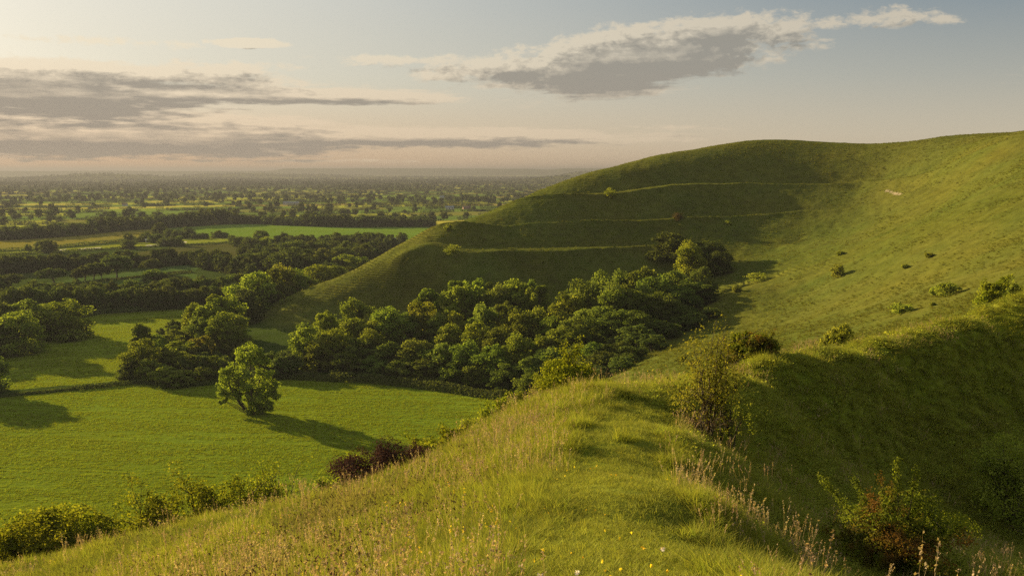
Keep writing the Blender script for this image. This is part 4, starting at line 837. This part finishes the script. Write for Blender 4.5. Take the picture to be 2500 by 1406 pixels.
def heads(seed, n, h, spread, size, mt, per=7, tall=1.0, stem='straw', sw=.004):
    """upright stems carrying loose seed heads or flowers"""
    g = np.random.default_rng(seed); st = blades(seed, n, h, sw, spread, .10, stem, .16, .2)
    v = np.empty(len(st.vertices) * 3); st.vertices.foreach_get('co', v); v = v.reshape(n, 8, 3); tip = v[:, 6:].mean(1); pre = v[:, 4:6].mean(1); ax = tip - pre
    pos = np.repeat(tip, per, 0) - np.repeat(ax, per, 0) * (g.uniform(0, 1, n * per) ** 1.2)[:, None] * tall + g.normal(0, size * .55, (n * per, 3))
    q, f = leaves(pos, g.normal(0, 1, (n * per, 3)), size, g, .6); hd = mesh_np('heads', q, f, [M[mt]]); add_attr(hd, 'lv', np.repeat(g.uniform(0, 1, n * per), 4)); return merge('stems', st, hd)
def herb(seed, n, h, mt):
    g = np.random.default_rng(seed); pos = np.c_[g.normal(0, .12, (n, 2)), g.uniform(.03, h, n)]; q, f = leaves(pos, g.normal(0, .5, (n, 3)) + np.array([0, 0, 1]), .03, g, .6); me = mesh_np('herb', q, f, [M[mt]]); add_attr(me, 'lv', np.repeat(g.uniform(0, 1, n), 4)); return me
def pick_points(n, r0, r1, pw, a0=-36, a1=36, seed=0):
    """points on the near ground, thinning out with distance"""
    g = np.random.default_rng(seed); q = 2 - pw; u = g.uniform(0, 1, n); r = (r0 ** q + u * (r1 ** q - r0 ** q)) ** (1 / q); a = np.radians(g.uniform(a0, a1, n))
    return r * np.sin(a), r * np.cos(a), r, g
def dress(x, y, g, smin, smax, tilt=.12, zs=(.8, 1.25), sink=0):
    n = len(x); z = height(x, y) - sink; s = g.uniform(smin, smax, n); rot = np.stack([g.normal(0, tilt, n), g.normal(0, tilt, n), g.uniform(0, 6.283, n)], 1)
    return np.stack([x, y, z], 1), rot, np.stack([s, s, s * g.uniform(*zs, n)], 1)
PATH = np.array([at(*p)[:2] for p in ((1520,1500,6.5),(1500,1400,8.5),(1520,1250,13),(1500,1100,21),(1570,985,30))])
def path_dist(x, y): return np.abs(polydist(x, y, PATH)[0])
# --- near grass
def near_grass():
    pr = [blades(1, 46, .30, .007, .16, .45, 'grass'), blades(2, 46, .24, .007, .18, .55, 'grass'), blades(3, 40, .38, .0065, .14, .4, 'grass'), blades(4, 46, .27, .008, .2, .7, 'grass', .4),
          blades(5, 70, .09, .006, .20, .6, 'turf', .5), blades(6, 70, .065, .006, .22, .8, 'turf', .6), herb(7, 60, .13, 'herb'), herb(8, 60, .10, 'herb')]
    x, y, r, g = pick_points(125000, 4.2, 100, 1.35, seed=11)
    z = height(x, y, False); k = z > PL + 6; x, y, r = x[k], y[k], r[k]
    pd = path_dist(x, y); n = len(x); tuft = fbm(x / 1.6, y / 1.6, 3, 201) + .6 * fbm(x / 6, y / 6, 2, 202)
    short = (pd < .75 + .7 * vnoise(x / .9, y / .9, 203)) & (tuft < .38) & (r < 34)
    idx = g.integers(0, 4, n); idx[short] = g.integers(4, 6, short.sum())
    hb = (g.uniform(0, 1, n) < .38) & (x > 4) & ~short; idx[hb] = 6 + g.integers(0, 2, hb.sum())
    P, rot, s = dress(x, y, g, .75, 1.15, sink=.01)
    f = np.where(short, 1.0, np.clip(.82 + 1.3 * tuft, .45, 1.5)) * (1 + np.clip((r - 20) / 45, 0, 1.0) * .9); s[:, :2] *= (1 + np.clip((r - 15) / 40, 0, 1.4))[:, None]; s[:, 2] *= f
    scatter('grass', 'rough meadow grass covering the near ridge and hollow', P, rot, s, idx, pr)
    # seed stems
    ps = [heads(21, 12, .62, .22, .013, 'straw', 9, 1.0), heads(22, 10, .75, .2, .014, 'straw', 12, 1.1), heads(23, 9, .5, .25, .012, 'straw', 8), heads(24, 5, .85, .2, .011, 'straw', 22, 1.3)]
    x, y, r, g = pick_points(4300, 4.5, 75, 1.25, seed=12); z = height(x, y, False); dn = fbm(x / 3.5, y / 3.5, 3, 211) + np.where(x > 2.5, .06, .0) + .12 * ((y > 27) & (y < 40) & (x < 7))
    k = (z > PL + 6) & (path_dist(x, y) > .9 + .5 * g.uniform(0, 1, len(x))) & (dn + g.normal(0, .1, len(x)) > .02); x, y, r = x[k], y[k], r[k]
    P, rot, s = dress(x, y, g, .7, 1.1); s[:, :2] *= (1 + np.clip((r - 15) / 40, 0, 1))[:, None]
    scatter('seed_grass', 'straw coloured flowering grasses standing above the meadow', P, rot, s, g.integers(0, 4, len(x)), ps)
    # dark plantain and knapweed heads on the left slope, yellow and pale flowers
    pf = [heads(31, 8, .40, .3, .013, 'head', 5, .25, 'straw', .0035), heads(32, 7, .34, .3, .014, 'head', 5, .25, 'straw', .0035), heads(33, 3, .26, .25, .014, 'yellow', 5, .15, 'herb', .004), heads(34, 2, .30, .2, .013, 'yellow', 9, .7, 'herb', .004), heads(35, 1, .28, .1, .018, 'white', 6, .3, 'herb', .004)]
    x, y, r, g = pick_points(9000, 5, 45, 1.2, seed=13); z = height(x, y, False); dn = fbm(x / 3, y / 3, 3, 221)
    left = x < -.2 - .02 * y
    u = g.uniform(0, 1, len(x)); idx = np.where(u < .42, g.integers(0, 2, len(x)), np.where(u < .72, 2, np.where(u < .92, 3, 4)))
    k = np.where(idx < 2, left & (dn > -.08), (dn < .12) & (g.uniform(0, 1, len(x)) < .075) & (x < 4)) & (z > PL + 6); x, y, idx, r = x[k], y[k], idx[k], r[k]
    P, rot, s = dress(x, y, g, .75, 1.15)
    scatter('wildflowers', 'dark seed heads and scattered yellow and pale wildflowers among the grass', P, rot, s, idx, pf)
near_grass()
# --- tussocks on the hills
def hill_grass():
    pr = [blades(41, 26, .55, .06, .45, .5, 'tuss', .5), blades(42, 22, .40, .06, .5, .6, 'tuss', .6), blades(43, 30, .75, .07, .4, .5, 'tuss', .4)]
    x, y, r, g = pick_points(170000, 95, 470, .9, -22, 36, seed=14); z = height(x, y, False)
    dn = fbm(x / 7, y / 7, 3, 231) + .8 * fbm(x / 40, y / 40, 2, 232)
    k = (z > PL + 3) & (dn + g.normal(0, .2, len(x)) > .0) & ~((x < 95) & (y > 285) & (g.uniform(0, 1, len(x)) < .5)); x, y = x[k], y[k]
    P, rot, s = dress(x, y, g, .3, .95, zs=(.35, .75)); scatter('tussocks', 'rough grass tussocks all over the terraced hill and the sunlit slope', P, rot, s, g.integers(0, 3, len(x)), pr)
hill_grass()
# --- far trees and hedges of the vale
def far_growth():
    pr = []
    for s in range(5):
        v, f, lv, _ = crown(300 + s, 'far', 10, 420, .75); me = mesh_np('far tree', v, f, [M['far_leaf']]); add_attr(me, 'lv', lv); pr.append(me)
    for s in range(3):
        g = np.random.default_rng(400 + s); n = 260; p = np.c_[g.uniform(-9, 9, n), g.normal(0, .9, n), g.uniform(.1, 4.2, n)]; v, f = leaves(p, p * np.array([.1, 1, 1]), .7, g); me = mesh_np('far hedge', v, f, [M['far_leaf']]); add_attr(me, 'lv', np.repeat(g.uniform(0, 1, n), 4)); pr.append(me)
    g = np.random.default_rng(15); X = []; Y = []; I = []; S = []; A = []
    # hedge lines of the patchwork
    sy, sx, ang = 95.0, 230.0, .28
    def put(fx, fy, i, s, a):
        x, y = field_inv(fx, fy)
        X.append(x); Y.append(y); I.append(i); S.append(s); A.append(a)
    n = 60000
    fx = g.uniform(-5200, 5200, n); rowk = g.integers(0, 72, n); fy = rowk * sy + g.normal(0, 2, n); put(fx, fy, np.where(g.uniform(0, 1, n) < .93, g.integers(5, 8, n), g.integers(0, 5, n)), g.uniform(.6, 1.15, n), np.full(n, ang))
    n = 20000
    rowk = g.integers(0, 72, n); fy = (rowk + g.uniform(0, 1, n)) * sy; fx = np.round(g.uniform(-5200, 5200, n) / sx) * sx - np.mod(rowk * 117.0, sx) + g.normal(0, 2, n); put(fx, fy, np.where(g.uniform(0, 1, n) < .82, g.integers(5, 8, n), g.integers(0, 5, n)), g.uniform(.6, 1.15, n), np.full(n, ang + math.pi / 2))
    n = 60000
    fx = g.uniform(-6500, 6500, n); fy = g.uniform(600, 9000, n); c = fbm(fx / 330, fy / 330, 3, 241); k = c + g.normal(0, .05, n) > .075; put(fx[k], fy[k], g.integers(0, 5, k.sum()), g.uniform(.8, 1.35, k.sum()), g.uniform(0, 6, k.sum()))
    x = np.concatenate(X); y = np.concatenate(Y); i = np.concatenate(I); s = np.concatenate(S); a = np.concatenate(A); r = np.hypot(x, y); azd = np.degrees(np.arctan2(x, y))
    k = (y > 0) & (np.abs(azd) < 36) & (r > 1010) & (r < 11000) & (azd < 8)
    u, v = pix(x, y, np.full(x.shape, PL)); vb = np.interp(u, BELT[:, 0], BELT[:, 1]); k &= (v < vb - 6)
    x, y, i, s, a, r = x[k], y[k], i[k], s[k], a[k], r[k]
    # second rank of the shelterbelt and fill of the vale woods
    bu = g.uniform(-20, 1060, 420); bv = np.interp(bu, BELT[:, 0], BELT[:, 1]) - g.uniform(1, 7, 420); bp = np.array([onz(q, w, PL) for q, w in zip(bu, bv)])
    fu = g.uniform(590, 960, 420); lo = np.interp(fu, [590, 700, 800, 900, 960], [640, 690, 690, 650, 610]); hi = np.interp(fu, [590, 650, 720, 960], [618, 600, 594, 590]); fv = hi + (lo - hi) * g.uniform(0, 1, 420); fp = np.array([onz(q, w, PL) for q, w in zip(fu, fv)])
    mp = []
    for n_, (u0, u1), (c0, c1), (d0, d1) in ((110, (0, 540), (658, 636), (664, 642)), (150, (90, 620), (738, 712), (752, 735)), (60, (-160, 30), (700, 715), (745, 800)), (90, (470, 620), (640, 650), (650, 690))):
        uu = g.uniform(u0, u1, n_); t = (uu - u0) / (u1 - u0); vv = (c0 + (c1 - c0) * t) + ((d0 + (d1 - d0) * t) - (c0 + (c1 - c0) * t)) * g.uniform(0, 1, n_); mp.append(np.array([onz(q, w, PL) for q, w in zip(uu, vv)]))
    ex = np.concatenate([bp, fp] + mp); m = len(ex)
    x = np.r_[x, ex[:, 0]]; y = np.r_[y, ex[:, 1]]; i = np.r_[i, g.integers(0, 5, m)]; s = np.r_[s, g.uniform(.6, .95, m)]; a = np.r_[a, g.uniform(0, 6, m)]
    z = height(x, y, False) - .3; rot = np.stack([0 * a, 0 * a, a + g.normal(0, .05, len(a))], 1)
    scatter('distant_trees', 'distant hedges, hedgerow trees and woods spread over the vale', np.stack([x, y, z], 1), rot, np.stack([s, s, s * g.uniform(.7, 1.2, len(s))], 1), i, pr)
far_growth()

# --- crop standing in the two bright fields
def crop():
    pr = [blades(51 + k, 22, .26, .035, .34, .5, 'crop_leaf', .45) for k in range(4)]
    g = np.random.default_rng(16); X = []; Y = []
    for pg, ang, n in ((FIELDS[0][2], -.12, 150000), (FIELDS[1][2], .5, 80000)):
        lo = pg.min(0); hi = pg.max(0); lo = np.maximum(lo, (-190, 110)); hi = np.minimum(hi, (40, 420)); x = g.uniform(lo[0], hi[0], n); y = g.uniform(lo[1], hi[1], n)
        a, b = rot2(x, y, ang); b = np.round(b / .9) * .9 + g.normal(0, .12, n) + .5 * fbm(a / 14, b / 14, 2, 251); x, y = rot2(a, b, -ang)
        dn = fbm(a / 9, b / 1.3, 3, 252) + .7 * fbm(a / 30, b / 4, 2, 253); k = inside(x, y, pg) & (np.abs(np.abs(np.mod(rot2(x, y, ang)[1] + 1.5 * fbm(x / 60, y / 60, 2, 254), 21.0) - 10.5) - .95) > .28) & (dn + g.normal(0, .16, n) > -.08); X.append(x[k]); Y.append(y[k])
    x = np.concatenate(X); y = np.concatenate(Y); z = height(x, y, False); k = (z < PL + 2.0) & (np.abs(np.degrees(np.arctan2(x, y))) < 36); x, y = x[k], y[k]
    P, rot, s = dress(x, y, g, .6, 1.25, zs=(.5, 1.1)); scatter('crop_plants', 'young green crop standing in drilled rows over the bright fields', P, rot, s, g.integers(0, 4, len(x)), pr)
crop()
# --- low growth under the coombe wood
def undergrowth():
    pr = []
    for s_ in range(4):
        v, f, lv, _ = crown(500 + s_, 'bush', 3.2, 1500, .17); me = mesh_np('undergrowth', v, f, [M['leaf_dark']]); add_attr(me, 'lv', lv); pr.append(me)
    g = np.random.default_rng(17); P = []
    for n, qs in ((330, [(700,905,268),(1235,950,236),(1480,870,222),(1640,770,252),(1700,690,300),(1440,760,280),(1000,800,285),(760,850,280)]),):
        pg = np.array([at(*q)[:2] for q in qs]); c = 0
        while c < n:
            x = g.uniform(*np.array([pg[:, 0].min(), pg[:, 0].max()])); y = g.uniform(pg[:, 1].min(), pg[:, 1].max())
            if inside(np.array([x]), np.array([y]), pg)[0]: P.append((x, y)); c += 1
    for n, qs in ((140, [(320,935),(540,935),(600,860),(560,800),(420,800),(330,870)]),):
        pg = poly(qs); c = 0
        while c < n:
            x = g.uniform(pg[:, 0].min(), pg[:, 0].max()); y = g.uniform(pg[:, 1].min(), pg[:, 1].max())
            if inside(np.array([x]), np.array([y]), pg)[0]: P.append((x, y)); c += 1
    P = np.array(P); A, rot, s = dress(P[:, 0], P[:, 1], g, .6, 1.4, .05, sink=.1)
    scatter('undergrowth', 'tangled low growth filling the floor of the coombe wood and belt', A, rot, s, g.integers(0, 4, len(P)), pr)
undergrowth()
